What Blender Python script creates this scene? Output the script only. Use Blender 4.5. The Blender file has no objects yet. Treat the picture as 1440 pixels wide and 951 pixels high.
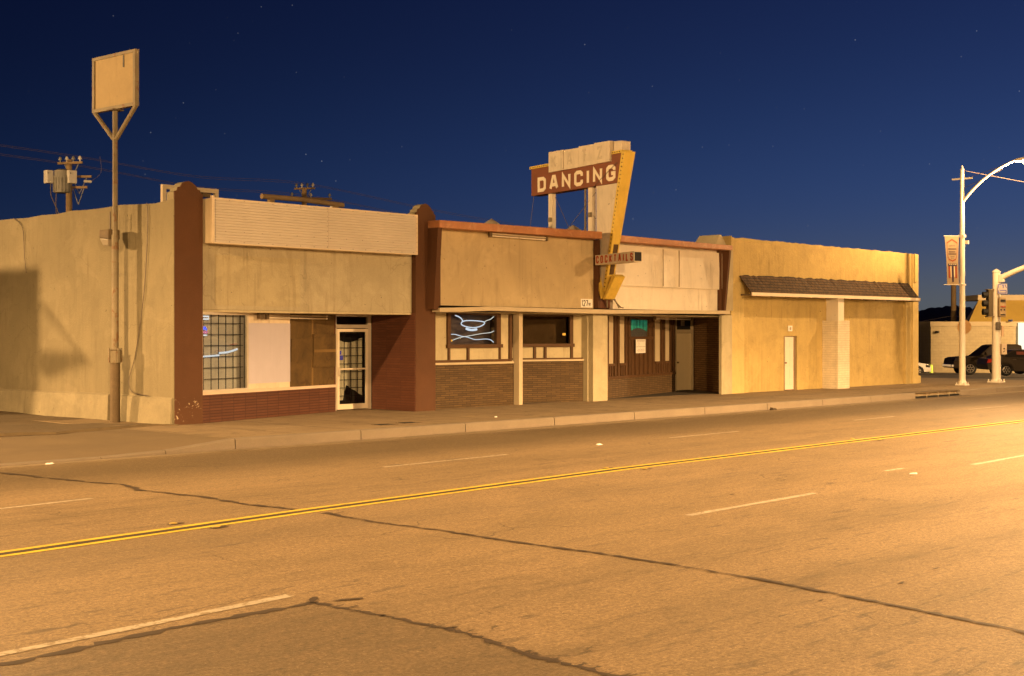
import bpy, bmesh, math, random
from mathutils import Vector, Matrix
random.seed(7)
R = math.radians
sc = bpy.context.scene
COL = sc.collection

# ------------------------------------------------------------------ materials
class NT:
    def __init__(s, mat):
        s.nt = mat.node_tree; s.n = s.nt.nodes; s.l = s.nt.links
    def new(s, t, **kw):
        nd = s.n.new(t)
        for k, v in kw.items():
            if k in nd.inputs: nd.inputs[k].default_value = v
            else: setattr(nd, k, v)
        return nd
    def link(s, a, b): s.l.new(a, b)
    def noise(s, vec, scale, detail=4, rough=.6, dist=0.0):
        nd = s.new('ShaderNodeTexNoise', Scale=scale, Detail=detail, Roughness=rough, Distortion=dist)
        s.link(vec, nd.inputs['Vector']); return nd.outputs['Fac']
    def mapping(s, vec, scale=(1, 1, 1), rot=(0, 0, 0)):
        m = s.new('ShaderNodeMapping'); m.inputs['Scale'].default_value = scale; m.inputs['Rotation'].default_value = rot
        s.link(vec, m.inputs['Vector']); return m.outputs[0]
    def ramp(s, fac, a, b, ca=0.0, cb=1.0):
        m = s.new('ShaderNodeMapRange'); m.clamp = True
        m.inputs[1].default_value = a; m.inputs[2].default_value = b
        m.inputs[3].default_value = ca; m.inputs[4].default_value = cb
        s.link(fac, m.inputs[0]); return m.outputs[0]
    def mix(s, fac, a, b, mode='MIX'):
        m = s.new('ShaderNodeMix'); m.data_type = 'RGBA'; m.blend_type = mode; m.clamp_factor = True
        for v, i in ((fac, 0), (a, 6), (b, 7)):
            if hasattr(v, 'links'): s.link(v, m.inputs[i])
            elif i == 0: m.inputs[0].default_value = v
            else: m.inputs[i].default_value = (*v, 1) if len(v) == 3 else v
        return m.outputs[2]
    def math(s, op, a, b=0.0, c=0.0):
        m = s.new('ShaderNodeMath', operation=op)
        for i, v in enumerate((a, b, c)):
            if hasattr(v, 'links'): s.link(v, m.inputs[i])
            else: m.inputs[i].default_value = v
        return m.outputs[0]

def base(name, rough=.8, metal=0.0, spec=.4):
    m = bpy.data.materials.new(name); m.use_nodes = True
    t = NT(m); p = t.n['Principled BSDF']
    p.inputs['Roughness'].default_value = rough; p.inputs['Metallic'].default_value = metal
    p.inputs['Specular IOR Level'].default_value = spec
    return m, t, p

def mul(c, k): return tuple(min(1, x * k) for x in c)

def mat(name, col, rough=.8, var=.12, vs=1.5, fine=0.0, fs=60, streak=0.0, bump=0.0, bs=40, metal=0.0, spec=.4,
        spots=0.0, spot_col=None, spot_scale=3.0, spot_lo=.62, coord='Object'):
    """painted or plastered surface: large tone drift, fine grain, rain streaks, worn spots, bump"""
    m, t, p = base(name, rough, metal, spec)
    tc = t.new('ShaderNodeTexCoord').outputs[coord]
    n = t.noise(tc, vs, 6, .62, .4)
    c = t.mix(t.ramp(n, .25, .75), mul(col, 1 - var), mul(col, 1 + var * .7))
    if streak:
        sv = t.mapping(tc, (7, 7, .35))
        sn = t.noise(sv, 1.0, 5, .65)
        pn = t.noise(tc, .45, 2)
        f = t.math('MULTIPLY', t.ramp(sn, .5, .74), t.ramp(pn, .35, .65))
        c = t.mix(t.math('MULTIPLY', f, streak), c, mul(col, .42))
    if fine:
        fn = t.noise(tc, fs, 3, .7)
        c = t.mix(t.ramp(fn, .3, .75, 0, fine), c, mul(col, .5))
    if spots:
        sn = t.noise(tc, spot_scale, 8, .7, 1.0)
        c = t.mix(t.ramp(sn, spot_lo, spot_lo + .05, 0, spots), c, spot_col or mul(col, .35))
    if any(k in name for k in ('stucco', 'board', 'plaster', 'white_panel', 'pylon', 'sign_off')):
        # old repairs, faded blotches, dirt and hairline cracks
        n1 = t.noise(t.mapping(tc, (1, 1, .7)), 1.1, 7, .72, 1.2)
        c = t.mix(t.ramp(n1, .50, .66, 0, .42), c, mul(col, .66))
        n2 = t.noise(t.mapping(tc, (1.1, 1.1, 1.4)), .8, 5, .6, .5)
        c = t.mix(t.ramp(n2, .56, .60, 0, .22), c, tuple(min(1, q * 1.16 + .02) for q in col))
        n3 = t.noise(t.mapping(tc, (5.5, 5.5, .5)), 1.0, 6, .7)
        n4 = t.noise(tc, .6, 3)
        c = t.mix(t.math('MULTIPLY', t.ramp(n3, .56, .70), t.ramp(n4, .42, .6, 0, .55)), c, (col[0] * .38, col[1] * .34, col[2] * .28))
        hair = .34 if name in ('cream_stucco', 'side_wall_stucco', 'yellow_stucco') else 0.0
        wn = t.new('ShaderNodeTexNoise', Scale=2.2, Detail=5); t.link(tc, wn.inputs['Vector'])
        va = t.new('ShaderNodeVectorMath', operation='SCALE'); va.inputs['Scale'].default_value = .55; t.link(wn.outputs['Color'], va.inputs[0])
        vb = t.new('ShaderNodeVectorMath', operation='ADD'); t.link(tc, vb.inputs[0]); t.link(va.outputs[0], vb.inputs[1])
        vo = t.new('ShaderNodeTexVoronoi', feature='DISTANCE_TO_EDGE', Scale=.75); t.link(vb.outputs[0], vo.inputs['Vector'])
        c = t.mix(t.math('MULTIPLY', t.ramp(vo.outputs['Distance'], .002, .010, hair, 0), t.ramp(n4, .5, .56)), c, mul(col, .4))
        pit = t.noise(tc, 13, 2, .5)
        c = t.mix(t.ramp(pit, .735, .76, 0, .8), c, mul(col, .25))
    t.link(c, p.inputs['Base Color'])
    if bump:
        b = t.new('ShaderNodeBump', Strength=bump, Distance=.02)
        t.link(t.noise(tc, bs, 5, .65), b.inputs['Height']); t.link(b.outputs[0], p.inputs['Normal'])
    return m

def brick(name, c1, c2, mortar, w, h, off, ms=.008, rough=.75, bump=.6):
    m, t, p = base(name, rough)
    uv = t.new('ShaderNodeTexCoord').outputs['UV']
    nz = t.noise(uv, 3, 3)
    b = t.new('ShaderNodeTexBrick'); b.offset = off; b.offset_frequency = 2; b.squash = 1
    b.inputs['Scale'].default_value = 1; b.inputs['Mortar Size'].default_value = ms; b.inputs['Mortar Smooth'].default_value = .25
    b.inputs['Brick Width'].default_value = w; b.inputs['Row Height'].default_value = h; b.inputs['Bias'].default_value = 0
    b.inputs['Color1'].default_value = (*c1, 1); b.inputs['Color2'].default_value = (*c2, 1); b.inputs['Mortar'].default_value = (*mortar, 1)
    t.link(uv, b.inputs['Vector'])
    c = t.mix(t.ramp(nz, .3, .7, 0, .45), b.outputs['Color'], mul(c1, .55), 'MIX')
    grain = t.noise(uv, 90, 3)
    c = t.mix(t.ramp(grain, .4, .8, 0, .35), c, mul(c2, .5))
    t.link(c, p.inputs['Base Color'])
    bp = t.new('ShaderNodeBump', Strength=bump, Distance=.012); bp.invert = True
    t.link(b.outputs['Fac'], bp.inputs['Height']); t.link(bp.outputs[0], p.inputs['Normal'])
    return m

def emit(name, col, s):
    m = bpy.data.materials.new(name); m.use_nodes = True
    t = NT(m); t.n.remove(t.n['Principled BSDF'])
    e = t.new('ShaderNodeEmission'); e.inputs[0].default_value = (*col, 1); e.inputs[1].default_value = s
    t.link(e.outputs[0], t.n['Material Output'].inputs[0]); return m

def glass(name, tint=(.85, .88, .9), refl=1.0):
    m = bpy.data.materials.new(name); m.use_nodes = True
    t = NT(m); t.n.remove(t.n['Principled BSDF'])
    tr = t.new('ShaderNodeBsdfTransparent'); tr.inputs[0].default_value = (*tint, 1)
    gl = t.new('ShaderNodeBsdfGlossy'); gl.inputs['Roughness'].default_value = .02
    fr = t.new('ShaderNodeFresnel'); fr.inputs[0].default_value = 1.5
    tc = t.new('ShaderNodeTexCoord').outputs['Object']
    b = t.new('ShaderNodeBump', Strength=.08, Distance=.05); t.link(t.noise(tc, 1.2, 2), b.inputs['Height']); t.link(b.outputs[0], gl.inputs['Normal'])
    mx = t.new('ShaderNodeMixShader')
    gm = t.new('ShaderNodeNewGeometry'); t.link(t.math('MULTIPLY', t.math('MULTIPLY', fr.outputs[0], refl), t.math('SUBTRACT', 1.0, gm.outputs['Backfacing'])), mx.inputs[0]); t.link(tr.outputs[0], mx.inputs[1]); t.link(gl.outputs[0], mx.inputs[2])
    t.link(mx.outputs[0], t.n['Material Output'].inputs[0]); return m

# ------------------------------------------------------------------ mesh helpers
class MB:
    def __init__(s): s.bm = bmesh.new()
    def poly(s, pts):
        return s.bm.faces.new([s.bm.verts.new(p) for p in pts])
    def hexa(s, b, t):
        """b, t: four bottom and four top points in matching order"""
        vb = [s.bm.verts.new(p) for p in b]; vt = [s.bm.verts.new(p) for p in t]; n = len(b)
        s.bm.faces.new(vb[::-1]); s.bm.faces.new(vt)
        for i in range(n): s.bm.faces.new((vb[i], vb[(i + 1) % n], vt[(i + 1) % n], vt[i]))
        return s
    def box(s, x0, x1, y0, y1, z0, z1):
        q = [(x0, y0), (x1, y0), (x1, y1), (x0, y1)]
        return s.hexa([(x, y, z0) for x, y in q], [(x, y, z1) for x, y in q])
    def prism(s, pts, ext):
        e = Vector(ext); return s.hexa(pts, [Vector(p) + e for p in pts])
    def wall(s, a, b, z0, z1, d=.1, z0b=None, z1b=None):
        """upright slab from plan point a to plan point b; d metres thick behind (left of a->b)"""
        a = Vector((*a, 0)); b = Vector((*b, 0)); n = (b - a).normalized(); n = Vector((-n.y, n.x, 0)) * d
        z0b = z0 if z0b is None else z0b; z1b = z1 if z1b is None else z1b
        Z = Vector((0, 0, 1))
        return s.hexa([a + Z * z0, b + Z * z0b, b + n + Z * z0b, a + n + Z * z0], [a + Z * z1, b + Z * z1b, b + n + Z * z1b, a + n + Z * z1])
    def tube(s, path, r, seg=10, r2=None, cap=True):
        path = [Vector(p) for p in path]; rings = []; n = len(path)
        for i, p in enumerate(path):
            d = (path[min(i + 1, n - 1)] - path[max(i - 1, 0)]).normalized()
            up = Vector((0, 0, 1)) if abs(d.z) < .9 else Vector((1, 0, 0))
            u = d.cross(up).normalized(); v = d.cross(u)
            rr = r if r2 is None else r + (r2 - r) * i / (n - 1)
            rings.append([s.bm.verts.new(p + u * rr * math.cos(6.28318 * k / seg) + v * rr * math.sin(6.28318 * k / seg)) for k in range(seg)])
        for a, b in zip(rings, rings[1:]):
            for k in range(seg): s.bm.faces.new((a[k], a[(k + 1) % seg], b[(k + 1) % seg], b[k]))
        if cap: s.bm.faces.new(rings[0][::-1]); s.bm.faces.new(rings[-1])
        return s
    def lathe(s, o, axis, prof, seg=20):
        """prof: (radius, distance along axis)"""
        o = Vector(o); ax = Vector(axis).normalized(); up = Vector((0, 0, 1)) if abs(ax.z) < .9 else Vector((1, 0, 0))
        u = ax.cross(up).normalized(); v = ax.cross(u); rings = []
        for r, h in prof:
            rings.append([s.bm.verts.new(o + ax * h + (u * math.cos(6.28318 * k / seg) + v * math.sin(6.28318 * k / seg)) * max(r, .0005)) for k in range(seg)])
        for a, b in zip(rings, rings[1:]):
            for k in range(seg): s.bm.faces.new((a[k], a[(k + 1) % seg], b[(k + 1) % seg], b[k]))
        s.bm.faces.new(rings[0][::-1]); s.bm.faces.new(rings[-1])
        return s
    def ribbon(s, pts, w, f, th, closed=False, lift=0.0):
        """mitred flat stroke; f maps (u, v, out) to space"""
        P = [Vector((p[0], p[1])) for p in pts]; n = len(P); L = []; Rr = []
        for i in range(n):
            pa = P[i - 1] if (i or closed) else None; pb = P[(i + 1) % n] if (i < n - 1 or closed) else None
            d1 = (P[i] - pa).normalized() if pa is not None else None
            d2 = (pb - P[i]).normalized() if pb is not None else None
            d1 = d1 if d1 is not None else d2; d2 = d2 if d2 is not None else d1
            n1 = Vector((-d1.y, d1.x)); n2 = Vector((-d2.y, d2.x)); m = n1 + n2
            m = m / max(.35, m.dot(n1)) if m.length > 1e-6 else n1
            L.append(P[i] + m * w / 2); Rr.append(P[i] - m * w / 2)
        rng = range(n) if closed else range(n - 1)
        vs = []
        for i in range(n):
            vs.append([s.bm.verts.new(f(q.x, q.y, h)) for q in (L[i], Rr[i]) for h in (lift, th + lift)])
        for i in rng:
            a = vs[i]; b = vs[(i + 1) % n]
            for k, l in ((1, 3), (3, 2), (2, 0), (0, 1)): s.bm.faces.new((a[k], b[k], b[l], a[l]))
        if not closed:
            for a in (vs[0], vs[-1]): s.bm.faces.new((a[0], a[1], a[3], a[2]))
        return s
    def build(s, name, m, parent=None, bevel=0.0, smooth=False):
        bm = s.bm
        bmesh.ops.recalc_face_normals(bm, faces=bm.faces)
        uvl = bm.loops.layers.uv.new('uv')
        for f in bm.faces:
            nr = f.normal
            t = Vector((-nr.y, nr.x, 0)); t = t.normalized() if t.length > .3 else None
            for lp in f.loops:
                c = lp.vert.co
                lp[uvl].uv = (c.dot(t), c.z) if t is not None else (c.x, c.y)
            f.smooth = smooth
        me = bpy.data.meshes.new(name); bm.to_mesh(me); bm.free()
        o = bpy.data.objects.new(name, me); COL.objects.link(o)
        if m: me.materials.append(m)
        if bevel:
            b = o.modifiers.new('Bevel', 'BEVEL'); b.width = bevel; b.segments = 2; b.limit_method = 'ANGLE'; b.angle_limit = R(40)
        if smooth:
            try: me.set_sharp_from_angle(angle=R(40))
            except Exception: pass
        if parent: adopt(o, parent)
        return o

def build_each(mb, name, m, parent=None, bevel=0.0, smooth=False):
    """one object per separate piece"""
    seen = set(); out = []; mb.bm.verts.index_update(); mb.bm.verts.ensure_lookup_table()
    for v0 in mb.bm.verts:
        if v0.index in seen: continue
        st = [v0]; isl = {v0.index}
        while st:
            v = st.pop()
            for e in v.link_edges:
                q = e.other_vert(v)
                if q.index not in isl: isl.add(q.index); st.append(q)
        seen |= isl; nb = MB(); mp = {}
        for i in sorted(isl): mp[i] = nb.bm.verts.new(mb.bm.verts[i].co)
        done = set()
        for i in isl:
            for f in mb.bm.verts[i].link_faces:
                if f in done: continue
                done.add(f); nb.bm.faces.new([mp[v.index] for v in f.verts])
        out.append(nb.build(name, m, parent, bevel, smooth))
    mb.bm.free(); return out
def top_of(o):
    while o.parent: o = o.parent
    return o
def adopt(o, parent):
    o.parent = parent
    o.matrix_parent_inverse = Matrix.Translation(top_of(parent).location).inverted() if parent.type == 'EMPTY' else Matrix.Identity(4)
def tag(o, label=None, cat=None, group=None, kind=None):
    if label: o['label'] = label
    if cat: o['category'] = cat
    if group: o['group'] = group
    if kind: o['kind'] = kind
    return o
def thing(name, loc, label, cat, group=None):
    o = bpy.data.objects.new(name, None); COL.objects.link(o); o.location = loc; o.empty_display_size = .3
    return tag(o, label, cat, group)
def copy_tree(o, parent=None):
    c = o.copy(); COL.objects.link(c)
    if parent: c.parent = parent; c.matrix_parent_inverse = o.matrix_parent_inverse.copy()
    for ch in list(o.children): copy_tree(ch, c)
    return c
def struct(o): return tag(o, kind='structure')

# block capitals, outer box 0..1 high
GL = {
 'D': (.62, [([(0, 0), (0, 1), (.46, 1), (.62, .84), (.62, .16), (.46, 0)], True)]),
 'A': (.66, [([(0, 0), (.25, 1), (.41, 1), (.66, 0)], False), ([(.14, .32), (.52, .32)], False)]),
 'N': (.62, [([(0, 0), (0, 1), (.62, 0), (.62, 1)], False)]),
 'C': (.6, [([(.6, .66), (.6, .86), (.46, 1), (.14, 1), (0, .86), (0, .14), (.14, 0), (.46, 0), (.6, .14), (.6, .34)], False)]),
 'I': (0.0, [([(0, 0), (0, 1)], False)]),
 'G': (.6, [([(.6, .7), (.6, .86), (.46, 1), (.14, 1), (0, .86), (0, .14), (.14, 0), (.46, 0), (.6, .14), (.6, .46), (.34, .46)], False)]),
 'O': (.6, [([(.14, 0), (0, .14), (0, .86), (.14, 1), (.46, 1), (.6, .86), (.6, .14), (.46, 0)], True)]),
 'K': (.6, [([(0, 0), (0, 1)], False), ([(.6, 1), (.08, .45)], False), ([(.2, .6), (.62, 0)], False)]),
 'T': (.6, [([(0, 1), (.6, 1)], False), ([(.3, 0), (.3, .93)], False)]),
 'L': (.5, [([(0, 1), (0, 0), (.5, 0)], False)]),
 'S': (.56, [([(.56, .74), (.56, .88), (.44, 1), (.12, 1), (0, .88), (0, .64), (.12, .52), (.44, .48), (.56, .36), (.56, .12), (.44, 0), (.12, 0), (0, .12), (0, .26)], False)]),
 'Z': (.56, [([(0, .8), (0, 1), (.56, 1), (0, 0), (.56, 0), (.56, .2)], False)]),
 'H': (.56, [([(0, 0), (0, 1)], False), ([(.56, 0), (.56, 1)], False), ([(0, .5), (.56, .5)], False)]),
 'R': (.56, [([(0, 0), (0, 1), (.42, 1), (.56, .88), (.56, .62), (.42, .5), (.1, .5)], False), ([(.3, .5), (.56, 0)], False)]),
 'E': (.5, [([(.5, 1), (0, 1), (0, 0), (.5, 0)], False), ([(0, .5), (.42, .5)], False)]),
 '1': (.1, [([(-.08, .85), (.06, 1), (.06, 0)], False)]),
 '2': (.5, [([(0, .8), (.1, 1), (.4, 1), (.5, .85), (.5, .6), (0, 0), (.5, 0)], False)]),
 '7': (.5, [([(0, 1), (.5, 1), (.2, 0)], False)]),
 '8': (.5, [([(.1, 0), (0, .1), (0, .9), (.1, 1), (.4, 1), (.5, .9), (.5, .1), (.4, 0)], True), ([(.1, .5), (.4, .5)], False)]),
 'w': (.5, [([(0, .6), (.1, 0), (.25, .5), (.4, 0), (.5, .6)], False)]),
}
def letter(mb, ch, u0, v0, hgt, stroke, f, th=.012, xs=1.0):
    adv, strokes = GL[ch]; w = stroke * hgt; H = hgt - w
    for k, (pts, cl) in enumerate(strokes):
        mb.ribbon([(u0 + w / 2 + p[0] * hgt * xs, v0 + w / 2 + p[1] * H) for p in pts], w, f, th, cl, lift=.002 * k)
    return adv * hgt * xs + w

# ------------------------------------------------------------------ material library
STUCCO = mat('cream_stucco', (.43, .375, .255), .9, .16, .9, .25, 35, .55, .5, 28, spots=.5, spot_scale=5, spot_lo=.66)
STUCCO2 = mat('tan_stucco', (.48, .41, .265), .9, .14, 1.2, .2, 30, .35, .35, 25)
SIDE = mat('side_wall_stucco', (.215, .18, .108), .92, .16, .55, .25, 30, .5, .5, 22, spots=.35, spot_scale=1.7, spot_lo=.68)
CURB_PLASTER = mat('chipped_plaster', (.27, .23, .145), .92, .2, 2, .3, 30, .3, .5, 30, spots=.9, spot_col=(.22, .16, .1), spot_scale=7, spot_lo=.64)
PANELTAN = mat('weathered_board', (.50, .39, .225), .8, .13, .8, .18, 50, .4, .15, 40, spots=.5, spot_scale=4, spot_lo=.72)
BROWN = mat('red_brown_paint', (.092, .036, .0125), .8, .14, 1.4, .2, 40, .25, .35, 30)
CHIPPED = mat('chipped_brown_paint', (.21, .072, .028), .8, .14, 1.4, .2, 40, .2, .35, 30)
DKBROWN = mat('dark_brown_paint', (.11, .038, .014), .7, .15, 2, .15, 40)
COPPER = mat('coping_paint', (.44, .19, .085), .55, .28, 1.3, .3, 25, .5, .2, 20, spots=.5, spot_col=(.54, .32, .19), spot_scale=2.2, spot_lo=.55)
WOOD = mat('brown_timber', (.088, .040, .013), .7, .25, 3, .3, 60, .2, .3, 50)
WHITEPANEL = mat('white_panel', (.74, .66, .54), .6, .07, .9, .08, 40, .22, .08, 20)
CREAMTRIM = mat('cream_trim', (.50, .41, .275), .7, .1, 2, .15, 40, .2)
SHEET = mat('white_sheet', (.56, .52, .60), .6, .05, 2, .05, 40, .1)
PLY = mat('brown_plywood', (.125, .074, .022), .75, .5, 2.6, .5, 45, .6, .2, 40, spots=.6, spot_col=(.055, .026, .008), spot_scale=2.0, spot_lo=.55)
YELLOWST = mat('yellow_stucco', (.53, .39, .15), .92, .15, 1.6, .16, 22, .4, .7, 14, spots=.35, spot_scale=2.4, spot_lo=.66)
YELLOWST2 = mat('yellow_smooth_stucco', (.58, .44, .18), .9, .1, 2, .15, 30, .25, .3, 20)
ALU = mat('pale_aluminium', (.62, .55, .45), .45, .1, 4, .1, 50, .1, metal=.2)
DOORPAINT = mat('tan_door_paint', (.60, .49, .31), .6, .06, 2, .25, 90, .1)
WHITEDOOR = mat('white_door_paint', (.84, .70, .58), .5, .05, 2, .05, 40, .05)
CONC = mat('sidewalk_concrete', (.34, .27, .19), .88, .2, .8, .4, 45, 0, .3, 40, spots=.4, spot_scale=1.3, spot_lo=.64)
KERBM = mat('kerb_concrete', (.19, .150, .108), .85, .14, 1.5, .3, 45, 0, .3, 30, spots=.4, spot_scale=3, spot_lo=.66)
DIRT = mat('packed_dirt', (.13, .092, .048), .95, .35, 1.2, .5, 25, 0, .8, 12)
APRON = mat('worn_apron', (.17, .122, .068), .9, .22, .8, .5, 40, 0, .4, 30)
BLACKM = mat('flat_black', (.012, .011, .010), .6, .1, 5)
TAR = mat('crack_tar', (.07, .05, .034), .6, .3, 5, .3, 40)
RUBBER = mat('tyre_rubber', (.02, .02, .02), .8, .1, 8)
GALV = mat('white_painted_steel', (.74, .68, .58), .45, .08, 4, .1, 60, .12, spots=.6, spot_col=(.25, .15, .09), spot_scale=9, spot_lo=.72)
RUST = mat('rusty_steel', (.215, .175, .11), .7, .3, 3, .3, 40, .5, spots=.8, spot_col=(.16, .075, .03), spot_scale=4, spot_lo=.55)
RUSTDK = mat('dark_rusty_steel', (.13, .09, .048), .75, .35, 4, .4, 40, .3)
POLEWOOD = mat('creosote_wood', (.24, .16, .08), .85, .3, 5, .3, 60, .4)
GREYMETAL = mat('grey_metal', (.20, .19, .165), .6, .15, 5)
PALEMETAL = mat('pale_metal', (.5, .47, .42), .5, .1, 5)
WIRE = mat('wire_black', (.10, .075, .06), .6, .1, 5)
PAPER = mat('white_paper', (.82, .78, .72), .6, .03, 5)
INK = mat('grey_ink', (.38, .30, .26), .7, .1, 5)
BLACKINK = mat('black_paint', (.02, .018, .016), .6, .1, 5)
BLUEINK = mat('blue_paint', (.025, .03, .42), .5, .1, 5)
REDPAINT = mat('red_orange_paint', (.40, .075, .025), .6, .15, 6, .2, 40)
SIGNBROWN = mat('sign_red_brown', (.20, .062, .026), .6, .15, 2, .15, 40, .25)
SIGNWHITE = mat('sign_off_white', (.66, .57, .44), .6, .12, 3, .15, 40, .5, spots=.8, spot_col=(.2, .14, .1), spot_scale=6, spot_lo=.70)
LETTERW = mat('letter_cream', (.80, .70, .54), .55, .06, 4, .08, 50, .15)
GHOST = mat('ghost_lettering', (.57, .49, .375), .7, .2, 9, .3, 40)
YELLOWP = mat('yellow_sign_paint', (.70, .49, .085), .55, .16, 2, .2, 40, .55, spots=.85, spot_col=(.14, .08, .05), spot_scale=2.6, spot_lo=.645)
DARKIN = mat('dark_interior', (.035, .028, .022), .9, .3, 2)
BLINDS = mat('interior_blind', (.74, .66, .56), .8, .25, 1.5, .2, 20, .5)
GLASS = glass('window_glass')
DARKGLASS = glass('dark_window_glass', (.7, .66, .60))
TUBEM = mat('tube_housing', (.46, .38, .27), .5, .05, 5)
YELLOWLINE = mat('yellow_road_paint', (.72, .52, .05), .6, .2, 3, .35, 30, spots=.75, spot_col=(.26, .19, .09), spot_scale=11, spot_lo=.58)
WHITELINE = mat('white_road_paint', (.50, .43, .33), .6, .2, 3, .45, 30, spots=.85, spot_col=(.25, .19, .11), spot_scale=10, spot_lo=.52)
BRICKRED = brick('red_roman_brick', (.145, .052, .026), (.105, .038, .019), (.055, .02, .012), .42, .066, 0, .011)
BRICKRED2 = brick('red_wing_brick', (.145, .05, .024), (.11, .038, .018), (.09, .032, .018), .60, .066, .0, .010)
BRICKTAN = brick('tan_roman_brick', (.135, .078, .029), (.078, .044, .015), (.034, .021, .010), .32, .058, .5, .009)
BRICKTAN2 = brick('tan_stack_brick', (.15, .088, .038), (.095, .056, .023), (.042, .027, .014), .24, .062, 0, .010)
BRICKDK = brick('brown_stack_brick', (.34, .19, .075), (.23, .125, .05), (.06, .036, .018), .40, .075, .5, .012)
BRICKWHITE = brick('white_painted_brick', (.84, .74, .56), (.82, .72, .54), (.66, .56, .40), .42, .085, .5, .010)
BLOCKWALL = brick('painted_block', (.42, .345, .21), (.40, .33, .205), (.32, .26, .16), .40, .2, .5, .012)

def asphalt(name='asphalt', dim=1.0):
    m, t, p = base(name, .62, spec=.45)
    tc = t.new('ShaderNodeTexCoord').outputs['Object']
    agg = t.noise(tc, 34, 5, .82)
    big = t.noise(tc, .28, 5, .6, .6)
    lane = t.noise(t.mapping(tc, (.10, 1.1, 1)), 1.0, 4, .6)
    c = t.mix(t.ramp(big, .3, .7), (.29, .202, .106), (.36, .251, .136))
    c = t.mix(t.ramp(lane, .42, .68, 0, .5), c, (.195, .142, .075))
    c = t.mix(t.ramp(agg, .36, .60, .75, 0), c, (.11, .08, .048))
    # pale stone chips
    v = t.new('ShaderNodeTexVoronoi', Scale=36.0); t.link(tc, v.inputs['Vector'])
    sep = t.new('ShaderNodeSeparateColor'); t.link(v.outputs['Color'], sep.inputs[0])
    chip = t.math('MULTIPLY', t.ramp(v.outputs['Distance'], .16, .26, 1, 0), t.ramp(sep.outputs[0], .86, .92))
    c = t.mix(t.math('MULTIPLY', chip, .8), c, (.62, .50, .33))
    # dark scuffs drawn out along the traffic
    sc1 = t.noise(t.mapping(tc, (1.5, 8, 1)), 1.0, 5, .7)
    pl = t.noise(t.mapping(tc, (.15, .6, 1)), 1.0, 2)
    c = t.mix(t.math('MULTIPLY', t.ramp(sc1, .565, .63), t.ramp(pl, .42, .60, .15, .9)), c, (.10, .075, .05))
    # oil darkened strip along the far kerb lane
    sx = t.new('ShaderNodeSeparateXYZ'); t.link(tc, sx.inputs[0])
    wob = t.math('ADD', sx.outputs[1], t.math('MULTIPLY', t.math('SUBTRACT', big, .5), 1.6))
    oil = t.math('MULTIPLY', t.ramp(wob, 17.6, 19.2), t.ramp(wob, 20.3, 21.6, 1, .65))
    c = t.mix(t.math('MULTIPLY', oil, .80), c, (.085, .060, .030))
    oil2 = t.math('MULTIPLY', t.ramp(wob, 11.2, 11.9), t.ramp(wob, 11.9, 12.7, 1, 0))
    c = t.mix(t.math('MULTIPLY', oil2, t.ramp(sc1, .4, .6, .1, .45)), c, (.14, .105, .07))
    pits = t.new('ShaderNodeTexVoronoi', Scale=16.0); t.link(tc, pits.inputs['Vector'])
    s2 = t.new('ShaderNodeSeparateColor'); t.link(pits.outputs['Color'], s2.inputs[0])
    c = t.mix(t.math('MULTIPLY', t.ramp(pits.outputs['Distance'], .14, .28, .8, 0), t.ramp(s2.outputs[0], .84, .90)), c, (.075, .054, .030))
    blot = t.noise(t.mapping(tc, (.6, 1.5, 1)), 1.0, 7, .75, .8)
    c = t.mix(t.ramp(blot, .49, .64, 0, .5), c, (.15, .108, .058))
    gr = t.noise(tc, 15, 3, .7); c = t.mix(t.ramp(gr, .36, .52, .42, 0), c, (.12, .086, .046)); c = t.mix(t.ramp(gr, .55, .68, 0, .35), c, (.42, .31, .175))
    # rubber-darkened wheel paths along the lanes
    for yc in (6.2, 8.0, 15.0, 15.9, 18.4):
        d = t.math('ABSOLUTE', t.math('SUBTRACT', wob, yc))
        c = t.mix(t.math('MULTIPLY', t.ramp(d, .1, .55, 1, 0), t.ramp(sc1, .38, .62, .08, .46)), c, (.12, .088, .048))
    # fine branching cracks
    wn = t.new('ShaderNodeTexNoise', Scale=1.6, Detail=6); t.link(tc, wn.inputs['Vector'])
    va = t.new('ShaderNodeVectorMath', operation='SCALE'); va.inputs['Scale'].default_value = .5; t.link(wn.outputs['Color'], va.inputs[0])
    vb = t.new('ShaderNodeVectorMath', operation='ADD'); t.link(tc, vb.inputs[0]); t.link(va.outputs[0], vb.inputs[1])
    vo = t.new('ShaderNodeTexVoronoi', feature='DISTANCE_TO_EDGE', Scale=.42); t.link(vb.outputs[0], vo.inputs['Vector'])
    c = t.mix(t.math('MULTIPLY', t.ramp(vo.outputs['Distance'], .001, .006, .75, 0), t.ramp(t.noise(tc, .5, 3), .54, .60)), c, (.06, .044, .026))
    if dim != 1.0: c = t.mix(1.0, c, (dim, dim, dim), 'MULTIPLY')
    t.link(c, p.inputs['Base Color'])
    t.link(t.ramp(agg, .3, .7, .72, .5), p.inputs['Roughness'])
    b = t.new('ShaderNodeBump', Strength=.7, Distance=.012); t.link(agg, b.inputs['Height']); t.link(b.outputs[0], p.inputs['Normal'])
    return m
ASPHALT = asphalt()
PATCHM = asphalt('older_asphalt_patch', .70)
LOTM = mat('lot_asphalt', (.07, .058, .045), .8, .25, .5, .3, 20)

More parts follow.
